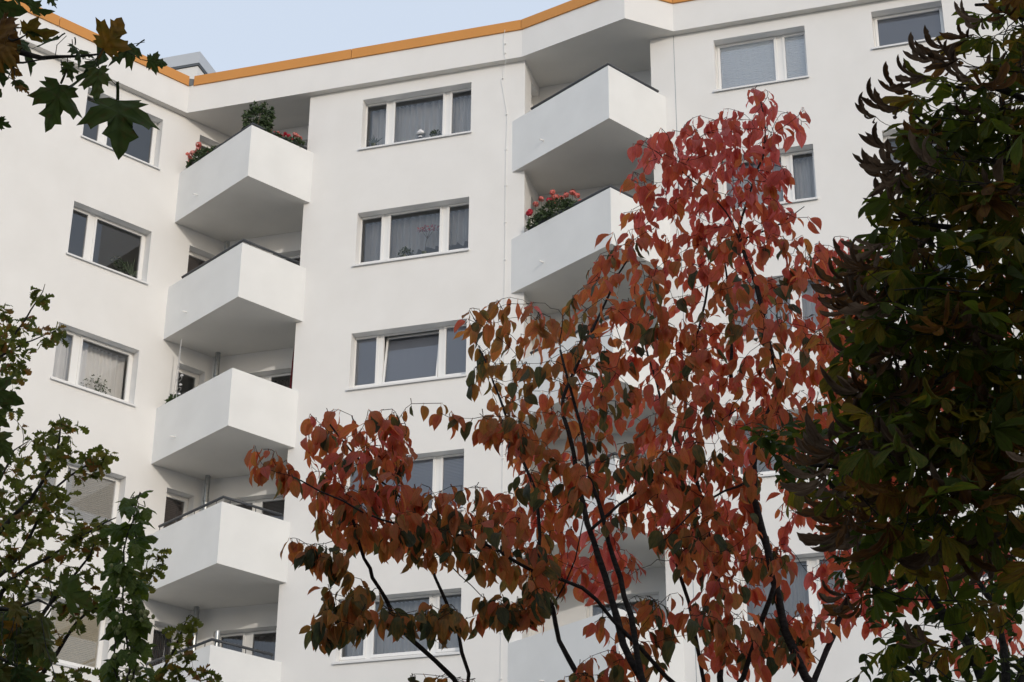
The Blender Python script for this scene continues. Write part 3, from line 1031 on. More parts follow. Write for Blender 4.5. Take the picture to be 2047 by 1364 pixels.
def curled(L, W, tv, tw, roll=2.0, arch=1.4, nst=9, ph=0.0, twist=0.5, nridge=7):
    """dry leaflet rolled along its length and hooked upward"""
    V, U, F = [], [], []
    y = z = 0.0
    pv = 0.0
    us = np.linspace(-1, 1, 7)
    for i in range(nst + 1):
        v = i / nst
        ds = (v - pv) * L
        th = arch * v ** 1.6
        y += math.cos(th) * ds; z += math.sin(th) * ds
        pv = v
        w = (float(np.interp(v, tv, tw)) * 0.8 + 0.10 * (1 - v)) * W * (1 + 0.11 * math.sin(nridge * 6.283 * v + ph))
        rl = roll * (0.75 + 0.25 * math.sin(5 * v + ph))
        tw_ = twist * v + 0.3 * math.sin(ph)
        for u in us:
            a = u * rl
            R = w / rl
            x0, z0 = R * math.sin(a), R * (1 - math.cos(a))
            x1, z1 = x0 * math.cos(tw_) - z0 * math.sin(tw_), x0 * math.sin(tw_) + z0 * math.cos(tw_)
            V.append((x1, y - math.sin(th) * z1, z + math.cos(th) * z1))
            U.append((u * 0.8, v))
    n = len(us)
    for i in range(nst):
        for j in range(n - 1):
            a = i * n + j
            F.append((a, a + 1, a + n + 1, a + n))
    return np.array(V), F, np.array(U)


def merge(parts):
    V, F, U = [], [], []
    n = 0
    for v, f, u in parts:
        V.append(v); U.append(u)
        F += [tuple(i + n for i in q) for q in f]
        n += len(v)
    return np.concatenate(V), F, np.concatenate(U)


def stalk(p0, p1, r, sag=0.0, n=3, seg=3):
    p0, p1 = np.array(p0, float), np.array(p1, float)
    mb = MB()
    pts = [p0 + (p1 - p0) * t + np.array([0, 0, -sag * 4 * t * (1 - t)]) for t in np.linspace(0, 1, seg + 1)]
    mb.tube(pts, r, n, cap=False)
    return np.array(mb.v), mb.f, np.full((len(mb.v), 2), 0.02)


def rot(axis, a):
    return np.array(Matrix.Rotation(a, 3, axis))


MAPLE_R = [(0, 0), (.13, -.05), (.36, -.03), (.31, .05), (.45, .10), (.29, .19), (.43, .25), (.49, .35), (.63, .50), (.47, .49), (.43, .61),
           (.33, .54), (.19, .49), (.19, .61), (.28, .73), (.15, .77), (.12, .87), (0, 1.0)]
LOBED_R = [(0, 0), (.16, -.06), (.34, -.02), (.40, .10), (.36, .18), (.46, .30), (.56, .48), (.40, .46), (.28, .42), (.24, .52), (.27, .66), (.16, .80), (0, 1.0)]


def maple(L, half, droop=0.25, rip=0.05, ph=0.0, wide=1.0, pet=0.5, cup=0.0):
    pts = half + [(-x, y) for x, y in half[-2:0:-1]]
    c = np.array([0, 0.27])
    V, U, F = [(0, 0.27, 0)], [(0, 0.27)], []
    n = len(pts)
    for r in (0.5, 1.0):
        for x, y in pts:
            p = c + (np.array([x, y]) - c) * r
            a = math.atan2(p[1] - c[1], p[0]) if r else 0
            rr = np.linalg.norm(p - c)
            V.append((p[0] * wide, p[1], -droop * rr * rr * 1.6 + rip * math.sin(5 * a + ph) * rr * 2 + cup * abs(p[0])))
            U.append((p[0], p[1]))
    for i in range(n):
        j = (i + 1) % n
        F.append((0, 1 + i, 1 + j))
        F.append((1 + i, 1 + n + i, 1 + n + j, 1 + j))
    V = np.array(V) * L
    lf = (V, F, np.array(U))
    if pet:
        st = stalk((0, -pet * L, 0.1 * L), (0, 0, 0), 0.0045 * L / 0.15, sag=-0.02, n=3)
        lf = merge([lf, st])
    return lf


T_CH_V = [0, .05, .15, .3, .45, .6, .74, .85, .93, 1]
T_CH_W = [0.02, .40, .76, .97, 1.0, .88, .62, .32, .11, .0]
T_OAK_V = [0, .08, .14, .20, .30, .37, .48, .55, .68, .75, .86, .93, 1]
T_OAK_W = [.04, .16, .34, .20, .62, .34, .95, .50, 1.0, .58, .78, .5, .0]
T_CN_V = [0, .1, .3, .5, .65, .78, .88, .95, 1]
T_CN_W = [.03, .15, .46, .80, .98, 1, .72, .33, 0]
T_EL_V = [0, .12, .3, .5, .7, .88, 1]
T_EL_W = [.02, .52, .92, 1, .82, .40, 0]

R_ = random.Random(3)
cherry_leaves = [merge([blade(1.0, R_.uniform(.225, .29), T_CH_V, T_CH_W, 9, R_.uniform(.05, .55), R_.uniform(.2, 1.5), 1, .14, R_.uniform(0, 6)),
                        stalk((0, -.2, .06), (0, 0.02, 0), .014)]) for _ in range(12)]
oak_leaves = [blade(1.0, R_.uniform(.28, .36), T_OAK_V, T_OAK_W, 12, R_.uniform(-.1, .5), R_.uniform(-.3, 1.2), 1, .22, R_.uniform(0, 6)) for _ in range(10)]
small_leaves = [blade(1.0, R_.uniform(.24, .32), T_EL_V, T_EL_W, 6, R_.uniform(.1, .4), R_.uniform(.2, .9), 1, .05, R_.uniform(0, 6)) for _ in range(8)]
maple_leaves = [maple(1.0, MAPLE_R, R_.uniform(.05, .5), R_.uniform(.02, .08), R_.uniform(0, 6), R_.uniform(.85, 1.05), 0.55, R_.uniform(-.1, .35)) for _ in range(10)]
vine_leaves = [maple(1.0, LOBED_R, R_.uniform(.1, .6), R_.uniform(.02, .1), R_.uniform(0, 6), R_.uniform(.8, 1.1), 0.4, R_.uniform(-.2, .3)) for _ in range(8)]


def chestnut_leaf(dry, r):
    """palmate leaf: petiole along +y, then five to seven leaflets"""
    P = 0.13
    parts = [stalk((0, 0, 0), (0, P, 0.0), .0022, sag=0.01, n=4)]
    n = r.choice((5, 6, 7))
    for i in range(n):
        f = (i / (n - 1) - 0.5) * 2
        a = f * (1.25 if dry > .5 else 1.75) + r.uniform(-.12, .12)
        Ln = (0.19 - 0.075 * abs(f) ** 1.5) * r.uniform(.88, 1.1)
        if r.random() < dry:
            lf = curled(Ln * 1.2, Ln * r.uniform(.17, .25), T_CN_V, T_CN_W, r.uniform(2.1, 3.2), r.uniform(.9, 2.4), 18, r.uniform(0, 6), r.uniform(-1.2, 1.2), r.choice((4.3, 5.1, 6.7)))
            tilt = r.uniform(-1.0, -.2)
        else:
            lf = blade(Ln * .9, Ln * r.uniform(.145, .19), T_CN_V, T_CN_W, 8, r.uniform(.1, .5), r.uniform(.2, 1.1), 1, .12, r.uniform(0, 6))
            tilt = r.uniform(-.7, -.1)
        V = lf[0] @ rot('X', tilt).T @ rot('Z', -a).T + np.array([0, P, 0])
        parts.append((V, lf[1], lf[2]))
    return merge(parts)


RC = random.Random(11)
chest_green = [chestnut_leaf(0.12, RC) for _ in range(9)]
chest_dry = [chestnut_leaf(1.0, RC) for _ in range(9)]



def frame(axis, normal, scale, pos, sx=1.0):
    y = norm(np.asarray(axis, float))
    z = np.asarray(normal, float); z = z - y * (z @ y)
    if np.linalg.norm(z) < 1e-4: z = np.cross(y, [1, .3, .2])
    z = norm(z)
    x = np.cross(y, z)
    Mx = np.eye(4)
    Mx[:3, 0], Mx[:3, 1], Mx[:3, 2], Mx[:3, 3] = x * scale * sx, y * scale, z * scale, pos
    return Mx


def uv_mesh(name, V, F, U, mat, tints=None):
    me = bpy.data.meshes.new(name)
    me.from_pydata(V.tolist(), [], F)
    me.materials.append(mat)
    me.polygons.foreach_set('use_smooth', np.ones(len(me.polygons), bool))
    uvl = me.uv_layers.new(name='UVMap')
    li = np.empty(len(me.loops), np.int32)
    me.loops.foreach_get('vertex_index', li)
    uvl.data.foreach_set('uv', U[li].astype(np.float32).ravel())
    if tints is not None:
        at_ = me.attributes.new('tint', 'FLOAT', 'POINT')
        at_.data.foreach_set('value', tints.astype(np.float32))
    me.update()
    return me


def place_leaves(tree, variants, inst, mat, cap=300, name='leaf'):
    """inst: list of (variant, 4x4, tint); the largest in view become leaf objects, the rest one foliage part"""
    if not inst: return
    pos = np.array([i[1][:3, 3] for i in inst])
    sc_ = np.array([np.linalg.norm(i[1][:3, 1]) for i in inst])
    pr = proj(pos)
    inside = (pr[:, 0] > -20) & (pr[:, 0] < 2067) & (pr[:, 1] > -20) & (pr[:, 1] < 1384)
    size = sc_ / pr[:, 2] * np.where(inside, 1, 0.001) * (1 + 0.0 * sc_)
    order = np.argsort(-size, kind='stable')
    meshes = {}
    P = WPOS[tree.name]
    for r in order[:cap]:
        vi, Mx, t = inst[r]
        if vi not in meshes:
            V, F, U = variants[vi]
            meshes[vi] = uv_mesh(name, V, F, U, mat)
        o = bpy.data.objects.new(name, meshes[vi])
        o.parent = tree
        M2 = Mx.copy(); M2[:3, 3] -= P
        o.matrix_basis = Matrix(M2.tolist())
        o['tint'] = float(t)
        COL.objects.link(o)
    rest = order[cap:]
    if len(rest):
        Vs, Us, Fs, Ts = [], [], [], []
        n = 0
        for r in rest:
            vi, Mx, t = inst[r]
            V, F, U = variants[vi]
            Vs.append(V @ Mx[:3, :3].T + Mx[:3, 3] - P); Us.append(U)
            Fs += [tuple(i + n for i in q) for q in F]
            Ts.append(np.full(len(V), t)); n += len(V)
        me = uv_mesh('foliage', np.concatenate(Vs), Fs, np.concatenate(Us), mat, np.concatenate(Ts))
        o = bpy.data.objects.new('foliage', me)
        o.parent = tree
        o['kind'] = 'stuff'
        COL.objects.link(o)


def smooth_path(pts, step=0.08):
    """Catmull-Rom through the points, sampled about every step metres"""
    P = [np.asarray(p, float) for p in pts]
    P = [2 * P[0] - P[1]] + P + [2 * P[-1] - P[-2]]
    out = []
    for i in range(1, len(P) - 2):
        a, b, c, d = P[i - 1:i + 3]
        n = max(2, int(np.linalg.norm(c - b) / step))
        for k in range(n):
            t = k / n
            out.append(0.5 * (2 * b + (c - a) * t + (2 * a - 5 * b + 4 * c - d) * t * t + (3 * b - a - 3 * c + d) * t ** 3))
    out.append(P[-2])
    return out


class Tree:
    def __init__(self, name, base, bark, seed, **kw):
        self.root = empty(name, base, **kw)
        self.bark = bark
        self.pos, self.dir, self.rad = [], [], []
        self.twigs = MB()
        self.ends = []
        self.r = random.Random(seed)
        self.spurs = 0.0

    def limb(self, pts, r0, r1, name='branch', n=8, nodes=True, wob=0.012):
        P = smooth_path(pts, 0.1)
        for i in range(1, len(P) - 1):
            P[i] = P[i] + np.array([self.r.gauss(0, wob * 0.35) for _ in range(3)])
        k = len(P)
        rs = [r0 + (r1 - r0) * (i / (k - 1)) for i in range(k)]
        rs = [a * (1 + 0.06 * math.sin(i * 2.1 + r0 * 99)) for i, a in enumerate(rs)]
        MB().tube(P, rs, n).build(name, self.bark, self.root, smooth=True)
        if nodes:
            for i in range(k):
                t = norm(P[min(i + 1, k - 1)] - P[max(i - 1, 0)])
                self.pos.append(P[i]); self.dir.append(t); self.rad.append(rs[i])
        return P

    def grow(self, attractors, up=0.12, maxr=0.006, tip=0.0012, step=0.05, climb=0.5, kink=0.012):
        """twigs from the nearest wood to each attractor; returns (end, direction, path) of each"""
        A = [np.asarray(a, float) for a in attractors]
        base = np.array(self.pos)
        A.sort(key=lambda a: float(np.min(np.sum((base - a) ** 2, 1))))
        cap = len(self.pos) + len(A) * 40
        pos = np.zeros((cap, 3)); n0 = len(self.pos)
        pos[:n0] = base
        drs, rad = list(self.dir), list(self.rad)
        out = []
        for a in A:
            d = np.sqrt(np.sum((pos[:n0] - a) ** 2, 1))
            cost = d + climb * np.maximum(0, pos[:n0, 2] - a[2])
            i = int(np.argmin(cost))
            p, L = pos[i].copy(), d[i]
            if L < 0.03: continue
            c = p + drs[i] * 0.35 * L + (a - p) * 0.25 + np.array([0, 0, up * L])
            m_ = max(3, int(L / step))
            path = []
            for k in range(m_ + 1):
                t = k / m_
                q = (1 - t) ** 2 * p + 2 * t * (1 - t) * c + t * t * a
                if 0 < k: q = q + np.array([self.r.gauss(0, kink) * (0.5 + 0.5 * t) for _ in range(3)]) * min(1, L * 2)
                path.append(q)
            r0 = min(rad[i] * 0.8, maxr, 0.0016 + 0.006 * L)
            rs = [r0 + (tip - r0) * k / m_ for k in range(m_ + 1)]
            self.twigs.tube(path, rs, 4, cap=False)
            for k in range(2, m_ + 1, 2):
                if self.r.random() < self.spurs:
                    h = norm(np.array([self.r.gauss(0, 1), self.r.gauss(0, 1), self.r.gauss(.3, .8)]))
                    self.twigs.tube([path[k], path[k] + h * self.r.uniform(.012, .05)], [.0018, .0028], 4)
            for k in range(1, min(m_ + 1, 38)):
                pos[n0] = path[k]; n0 += 1
                drs.append(norm(path[k] - path[k - 1])); rad.append(rs[k])
            out.append((a, norm(path[-1] - path[-2]), path))
        self.ends += out
        return out

    def finish(self):
        if self.twigs.v:
            self.twigs.build('twigs', self.bark, self.root, kind='stuff')


def in_poly(x, y, poly):
    c = False
    n = len(poly)
    for i in range(n):
        (x0, y0), (x1, y1) = poly[i], poly[i - 1]
        if (y0 > y) != (y1 > y) and x < (x1 - x0) * (y - y0) / (y1 - y0) + x0:
            c = not c
    return c


def scatter(poly, n, d0, d1, r, gap=0.0):
    xs, ys = [p[0] for p in poly], [p[1] for p in poly]
    out, px = [], []
    tries = 0
    while len(out) < n and tries < n * 60:
        tries += 1
        x, y = r.uniform(min(xs), max(xs)), r.uniform(min(ys), max(ys))
        if not in_poly(x, y, poly): continue
        if gap and any((x - a) ** 2 + (y - b) ** 2 < gap * gap for a, b in px): continue
        px.append((x, y))
        out.append(at(x, y, r.uniform(d0, d1)))
    return out


def rand_h(r):
    a = r.uniform(0, 6.2832)
    return np.array([math.cos(a), math.sin(a), 0])


# ------------------------------------------------------------------ red cherry tree in the middle
cherry_m = leaf_mat('red_cherry_leaf', [(0.0, (0.030, 0.042, 0.018)), (0.22, (0.095, 0.095, 0.034)), (0.40, (0.31, 0.150, 0.040)), (0.62, (0.48, 0.150, 0.056)),
                                        (0.80, (0.50, 0.110, 0.068)), (1.0, (0.56, 0.145, 0.130))], transl=0.55, rough=0.45, spec=0.35, tval=1.7, blotch=(0.10, 0.03, 0.015), blotch_amt=0.35, side_veins=8)
bark_c = bark_mat('cherry_bark', (0.012, 0.010, 0.009), (0.045, 0.036, 0.032), 26)
fork = at(1490, 1960, 10.4)
ground_c = np.array([fork[0] + 0.1, fork[1] + 0.05, 0.0])
ch = Tree('cherry_tree', ground_c, bark_c, 5, label='cherry tree with drooping red and orange autumn leaves before the facade', cat='tree')
MB().tube(smooth_path([ground_c - [0, 0, .1], ground_c + [0.02, 0, 1.2], fork + [0, 0, 0.05]], 0.25), [0.15 - 0.005 * i for i in range(len(smooth_path([ground_c - [0, 0, .1], ground_c + [0.02, 0, 1.2], fork + [0, 0, 0.05]], 0.25)))], 12).build('trunk', bark_c, ch.root, smooth=True)
LIMBS = [
    # (points in the photo, distance at bottom, at top, radius bottom, top)
    ([(980, 1450), (904, 1355), (835, 1291), (800, 1254), (772, 1205), (747, 1154), (728, 1117), (710, 1055), (690, 1000)], 10.2, 9.8, .034, .010, 1),
    ([(960, 1440), (935, 1348), (915, 1264), (890, 1194), (857, 1128), (831, 1069), (814, 1007), (783, 981), (732, 934), (670, 864), (650, 830)], 10.4, 10.2, .026, .006, 1),
    ([(1210, 1450), (1157, 1355), (1117, 1278), (1102, 1216), (1076, 1150), (1080, 1069), (1070, 985), (1040, 912), (1021, 854), (960, 700)], 10.3, 10.6, .036, .007, 1),
    ([(1320, 1450), (1282, 1355), (1260, 1230), (1241, 1157), (1216, 1084), (1205, 1025), (1183, 967), (1170, 900), (1146, 800), (1120, 700)], 10.0, 9.7, .040, .008, 1),
    ([(1282, 1355), (1245, 1285), (1223, 1194), (1186, 1084), (1175, 1047), (1157, 967), (1146, 905), (1128, 828), (1132, 773), (1164, 707), (1216, 590), (1252, 524)], 10.05, 10.4, .032, .007, 0),
    ([(1400, 1440), (1333, 1355), (1223, 1238), (1164, 1175), (1076, 1146), (996, 1102), (930, 1073), (857, 1066), (765, 1040), (684, 1003), (600, 960)], 10.2, 9.5, .028, .005, 1),
    ([(1660, 1460), (1612, 1355), (1569, 1261), (1550, 1164), (1534, 1098), (1515, 1028), (1507, 930), (1522, 852), (1540, 820), (1558, 753), (1538, 687), (1515, 578), (1495, 518), (1478, 460), (1503, 370), (1530, 288), (1519, 195)], 10.3, 10.8, .052, .005, 1),
    ([(1600, 1450), (1628, 1355), (1655, 1300), (1690, 1215), (1713, 1152), (1760, 1040), (1803, 911), (1840, 760)], 10.9, 11.4, .040, .010, 1),
    ([(1445, 1450), (1441, 1355), (1437, 1183), (1417, 1067), (1394, 969), (1378, 880), (1372, 780), (1400, 640), (1420, 540)], 10.7, 11.0, .036, .008, 1),
    ([(1425, 1450), (1406, 1355), (1378, 1203), (1353, 1133), (1363, 1035), (1345, 930), (1320, 800), (1290, 690), (1270, 600)], 11.2, 11.3, .027, .007, 1),
    ([(1450, 1440), (1484, 1355), (1523, 1234), (1548, 1170)], 10.5, 10.3, .024, .018, 1),
    ([(1538, 690), (1500, 540), (1452, 424), (1390, 366), (1343, 331), (1318, 308)], 10.6, 10.4, .012, .004, 0),
    ([(1484, 479), (1561, 448), (1608, 413)], 10.7, 10.5, .009, .003, 0),
    ([(1500, 960), (1400, 1010), (1330, 1080)], 10.4, 10.0, .012, .004, 0),
    ([(1180, 1060), (1240, 1010), (1330, 940), (1420, 860), (1500, 800)], 10.1, 10.6, .014, .005, 0),
    ([(1462, 760), (1462, 650), (1455, 560), (1440, 480)], 10.9, 11.0, .018, .006, 0),
    ([(1830, 870), (1760, 700), (1700, 560), (1665, 480)], 11.2, 11.2, .010, .004, 0),
    ([(831, 1069), (900, 1130), (960, 1190), (1010, 1230)], 10.28, 9.9, .007, .002, 0),
    ([(1102, 1216), (1150, 1120), (1170, 1000)], 10.2, 10.0, .008, .003, 0),
]
for pts_, d0, d1, r0, r1, tofork in LIMBS:
    n = len(pts_)
    P3 = [at(x, y, d0 + (d1 - d0) * i / (n - 1)) for i, (x, y) in enumerate(pts_)]
    if tofork:
        mid = P3[0] * 0.45 + fork * 0.55 + np.array([0, 0, 0.0])
        P3 = [fork + np.array([ch.r.uniform(-.03, .03), ch.r.uniform(-.03, .03), -.02]), mid] + P3
        pass
    ch.limb(P3, r0 * 0.68, r1 * 0.8)
    if not tofork: pass
# only wood with r below 3 cm in the crown carries twigs
keep = [i for i, (p, r) in enumerate(zip(ch.pos, ch.rad)) if r < 0.036 and proj(p)[1] < 1420]
ch.pos, ch.dir, ch.rad = [ch.pos[i] for i in keep], [ch.dir[i] for i in keep], [ch.rad[i] for i in keep]
CROWN = [
    # polygon, count, near, far, gap
    ([(1495, 165), (1530, 165), (1560, 190), (1612, 185), (1612, 235), (1570, 290), (1572, 400), (1630, 435), (1590, 460), (1500, 500), (1420, 500), (1330, 440), (1262, 370), (1262, 285), (1330, 250), (1390, 225), (1470, 215)], 105, 10.2, 11.2, 19),
    ([(1200, 490), (1262, 400), (1420, 480), (1580, 460), (1625, 480), (1700, 500), (1740, 620), (1720, 780), (1640, 880), (1520, 920), (1300, 920), (1210, 900), (1110, 860), (1020, 840), (940, 760), (930, 650), (910, 615), (975, 600), (1060, 605), (1120, 640), (1165, 570)], 290, 9.6, 11.4, 21),
    ([(860, 800), (935, 815), (1060, 840), (1100, 900), (1040, 900), (960, 850), (870, 835)], 17, 9.7, 10.1, 18),
    ([(980, 940), (1120, 960), (1180, 1080), (1080, 1130), (1000, 1060)], 22, 10.6, 11.4, 20),
    ([(612, 828), (680, 815), (740, 818), (800, 815), (830, 850), (810, 930), (800, 980), (740, 1000), (640, 960), (610, 900)], 42, 9.6, 10.4, 20),
    ([(500, 890), (560, 900), (600, 930), (580, 960), (520, 930)], 7, 9.5, 9.8, 20),
    ([(600, 950), (740, 980), (880, 960), (960, 960), (1040, 1010), (1100, 1090), (1120, 1180), (1060, 1190), (960, 1120), (820, 1110), (720, 1080), (640, 1040)], 82, 9.5, 10.4, 21),
    ([(560, 1075), (620, 1080), (660, 1080), (700, 1110), (690, 1140), (620, 1110)], 11, 9.5, 9.9, 18),
    ([(640, 1170), (680, 1160), (740, 1170), (760, 1200), (700, 1220), (650, 1200)], 9, 9.6, 10.0, 18),
    ([(600, 1250), (650, 1215), (760, 1210), (840, 1210), (900, 1200), (930, 1250), (860, 1260), (760, 1235), (660, 1270)], 24, 9.5, 10.0, 18),
    ([(960, 1190), (1060, 1160), (1100, 1200), (1060, 1240), (970, 1230)], 13, 9.7, 10.1, 18),
    ([(1040, 900), (1240, 920), (1400, 900), (1520, 920), (1510, 1060), (1440, 1120), (1330, 1060), (1180, 1010), (1080, 1030)], 88, 9.6, 11.4, 21),
    ([(1110, 1060), (1200, 1040), (1270, 1080), (1260, 1170), (1180, 1190), (1120, 1140)], 22, 10.9, 11.8, 20),
    ([(1300, 1040), (1500, 1060), (1580, 1100), (1560, 1180), (1430, 1160), (1340, 1120)], 34, 10.0, 11.2, 22),
    ([(1560, 860), (1700, 800), (1800, 900), (1840, 1100), (1800, 1220), (1720, 1270), (1640, 1180), (1560, 1080)], 76, 10.8, 12.0, 22),
    ([(1170, 1250), (1300, 1180), (1350, 1230), (1330, 1290), (1220, 1330)], 16, 10.0, 10.8, 22),
    ([(1350, 1180), (1460, 1160), (1500, 1230), (1430, 1270), (1360, 1230)], 12, 9.6, 10.4, 20),
    ([(1420, 1260), (1520, 1220), (1600, 1200), (1680, 1200), (1640, 1290), (1520, 1330), (1430, 1330)], 34, 10.2, 11.2, 22),
    ([(800, 1352), (880, 1350), (960, 1350), (960, 1380), (800, 1385)], 8, 9.8, 10.2, 18),
    ([(1120, 1330), (1220, 1310), (1330, 1330), (1320, 1380), (1130, 1385)], 10, 10.0, 10.6, 20),
    ([(1630, 480), (1700, 460), (1780, 520), (1760, 640), (1700, 780), (1640, 700)], 30, 11.0, 11.6, 16),
    ([(1850, 900), (2040, 900), (2040, 1330), (1800, 1300)], 40, 11.0, 12.2, 22),
    ([(1750, 560), (2000, 520), (2040, 880), (1800, 880)], 26, 11.0, 12.0, 22),
]
attr = []
for poly, n, d0, d1, gap in CROWN:
    attr += scatter(poly, int(n * (1.42 if min(p[1] for p in poly) < 850 else 1.55 if min(p[0] for p in poly) < 700 else 1.4)), d0, d1, ch.r, gap * 0.72)
ch.spurs = 0.5
ends = ch.grow(attr, up=0.04, maxr=0.011, tip=0.0020, kink=0.014, climb=0.35)


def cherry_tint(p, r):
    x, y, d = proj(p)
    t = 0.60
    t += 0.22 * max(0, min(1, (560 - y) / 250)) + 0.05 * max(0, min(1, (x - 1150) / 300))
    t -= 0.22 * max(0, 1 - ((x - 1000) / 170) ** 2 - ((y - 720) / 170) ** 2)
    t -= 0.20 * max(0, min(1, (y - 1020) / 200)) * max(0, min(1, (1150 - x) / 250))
    t += 0.18 * max(0, min(1, (p[1] - 10.6) / 0.7))  # back leaves pinker: the stronger light there is put into the tint
    t += 0.20 * max(0, 1 - ((x - 1190) / 70) ** 2 - ((y - 1110) / 80) ** 2)  # pink-lit patch of leaves, its light put into the tint
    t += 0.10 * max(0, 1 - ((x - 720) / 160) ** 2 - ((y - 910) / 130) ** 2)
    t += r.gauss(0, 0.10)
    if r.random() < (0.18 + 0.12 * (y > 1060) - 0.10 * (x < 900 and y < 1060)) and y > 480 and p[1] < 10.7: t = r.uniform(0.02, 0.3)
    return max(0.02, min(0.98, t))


inst = []
for a, dr, path in ends:
    L = len(path)
    n = ch.r.choice((3, 4, 4, 5, 5, 6))
    for j in range(n):
        k = max(1, L - 1 - int(j * 0.9))
        if j >= 2 and k <= L * 0.15: break
        p = path[k] if k < L else path[-1]
        out_ = rand_h(ch.r)
        ax = norm(0.30 * dr + 0.42 * out_ + np.array([0, 0, -ch.r.uniform(.35, 1.1)]))
        nm = norm(out_ * 0.9 + rand_h(ch.r) * 0.7 + np.array([0, -0.45, 0.35]))
        sc = ch.r.uniform(0.07, 0.145)
        pos = p + ax * sc * 0.2
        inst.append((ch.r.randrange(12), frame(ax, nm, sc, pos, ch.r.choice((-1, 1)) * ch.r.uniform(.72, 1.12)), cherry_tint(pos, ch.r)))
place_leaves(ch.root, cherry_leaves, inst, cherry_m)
ch.finish()
print('cherry leaves', len(inst))

# ------------------------------------------------------------------ horse chestnut on the right
chest_m = leaf_mat('chestnut_leaf', [(0.0, (0.036, 0.056, 0.008)), (0.30, (0.066, 0.084, 0.011)), (0.45, (0.16, 0.115, 0.016)), (0.58, (0.15, 0.065, 0.018)), (0.75, (0.062, 0.038, 0.022)), (1.0, (0.15, 0.105, 0.072))],
                   transl=0.42, tval=1.9, rough=0.7, spec=0.15, blotch=(0.06, 0.026, 0.012), blotch_amt=0.7, side_veins=9, vein=0.45)
bark_n = bark_mat('chestnut_bark', (0.014, 0.012, 0.010), (0.05, 0.044, 0.036), 22)
tb = at(2440, 1364, 6.6); tb = np.array([tb[0], tb[1], 0.0])
cn = Tree('chestnut_tree', tb, bark_n, 21, label='horse chestnut with curled brown leaf edges along the right side', cat='tree')
crown_top = at(2420, 120, 6.9)
MB().tube(smooth_path([tb - [0, 0, .1], tb + [0.03, 0.05, 2.2], at(2430, 800, 6.7), crown_top], 0.3),
          list(np.linspace(0.20, 0.05, len(smooth_path([tb - [0, 0, .1], tb + [0.03, 0.05, 2.2], at(2430, 800, 6.7), crown_top], 0.3)))), 12).build('trunk', bark_n, cn.root, smooth=True)
NL = [
    ([(2430, 1000), (2200, 860), (2040, 770), (1931, 745), (1853, 772), (1756, 804)], 6.7, 6.3, .035, .006),
    ([(2430, 900), (2200, 780), (2060, 740), (1912, 733), (1830, 716), (1764, 706), (1700, 690)], 6.7, 6.9, .026, .005),
    ([(2430, 1150), (2200, 1000), (2000, 920), (1842, 905), (1800, 928), (1744, 940), (1663, 936), (1620, 930)], 6.7, 6.2, .030, .006),
    ([(2425, 700), (2200, 560), (2040, 480), (1940, 455), (1850, 450), (1780, 440)], 6.8, 6.4, .030, .006),
    ([(2425, 500), (2200, 300), (2047, 200), (1980, 180), (1930, 175), (1890, 170)], 6.8, 6.5, .028, .005),
    ([(2425, 560), (2250, 420), (2080, 330), (1990, 322), (1900, 300), (1830, 232)], 6.8, 6.2, .028, .005),
    ([(2420, 400), (2250, 200), (2120, 80), (2000, 20), (1950, 10)], 6.8, 6.6, .026, .006),
    ([(2035, 620), (2029, 450), (2025, 340), (2010, 240)], 6.5, 6.3, .014, .006),
    ([(2430, 1050), (2300, 1000), (2150, 1060), (2000, 1080), (1900, 1060), (1780, 1080), (1700, 1090)], 6.7, 7.3, .026, .006),
    ([(2420, 300), (2300, 60), (2200, -60), (2050, -100)], 6.9, 6.9, .026, .008),
]
for pts_, d0, d1, r0, r1 in NL:
    n = len(pts_)
    cn.limb([at(x, y, d0 + (d1 - d0) * i / (n - 1)) for i, (x, y) in enumerate(pts_)], r0, r1)
NC = [
    ([(1990, 20), (2080, -40), (2120, 330), (1880, 330), (1860, 260), (1890, 190), (1950, 130), (1990, 80)], 85, 6.0, 7.0, 20),
    ([(1840, 300), (2100, 300), (2100, 640), (1790, 640), (1740, 560), (1790, 480), (1800, 420)], 135, 6.0, 7.0, 18),
    ([(1740, 600), (2100, 600), (2100, 900), (1720, 900), (1700, 820), (1740, 740)], 140, 6.0, 7.0, 18),
    ([(1700, 880), (1760, 860), (2100, 860), (2100, 1080), (1760, 1080), (1680, 960)], 96, 6.0, 7.0, 20),
    ([(1700, 1080), (2100, 1060), (2100, 1380), (1850, 1380)], 26, 6.6, 7.9, 36),
    ([(2100, -60), (2700, -100), (2700, 1300), (2100, 1300)], 70, 5.2, 7.8, 30),
    ([(1960, -30), (2080, -420), (2400, -900), (2750, -600), (2750, -60)], 110, 5.2, 7.8, 30),
]
attr = []
for poly, n, d0, d1, gap in NC:
    attr += scatter(poly, n, d0, d1, cn.r, gap)
ends = cn.grow(attr, up=0.05, maxr=0.008, tip=0.0025, climb=0.2)
inst = []
variants = chest_green + chest_dry
for a, dr, path in ends:
    x, y, d = proj(a)
    rim = max(0, min(1, (1860 - x) / 160))
    ndry = 0.13 + 0.50 * rim
    for j in range(cn.r.choice((1, 2, 2))):
        h = rand_h(cn.r)
        ax = norm(0.5 * dr + 0.8 * h + np.array([-.25, 0, cn.r.uniform(-.5, .3)]))
        nm = norm(np.array([0, -0.75, 0.8]) + rand_h(cn.r) * 0.6)
        dry = cn.r.random() < ndry
        sc = cn.r.uniform(.62, .98)
        t = cn.r.uniform(.58, .95) if dry else max(0.02, min(0.6, cn.r.gauss(.30, .15)))
        inst.append((cn.r.randrange(9) + (9 if dry else 0), frame(ax, nm, sc, path[-1 if j == 0 else max(0, len(path) - 3)], cn.r.choice((-1, 1))), t))
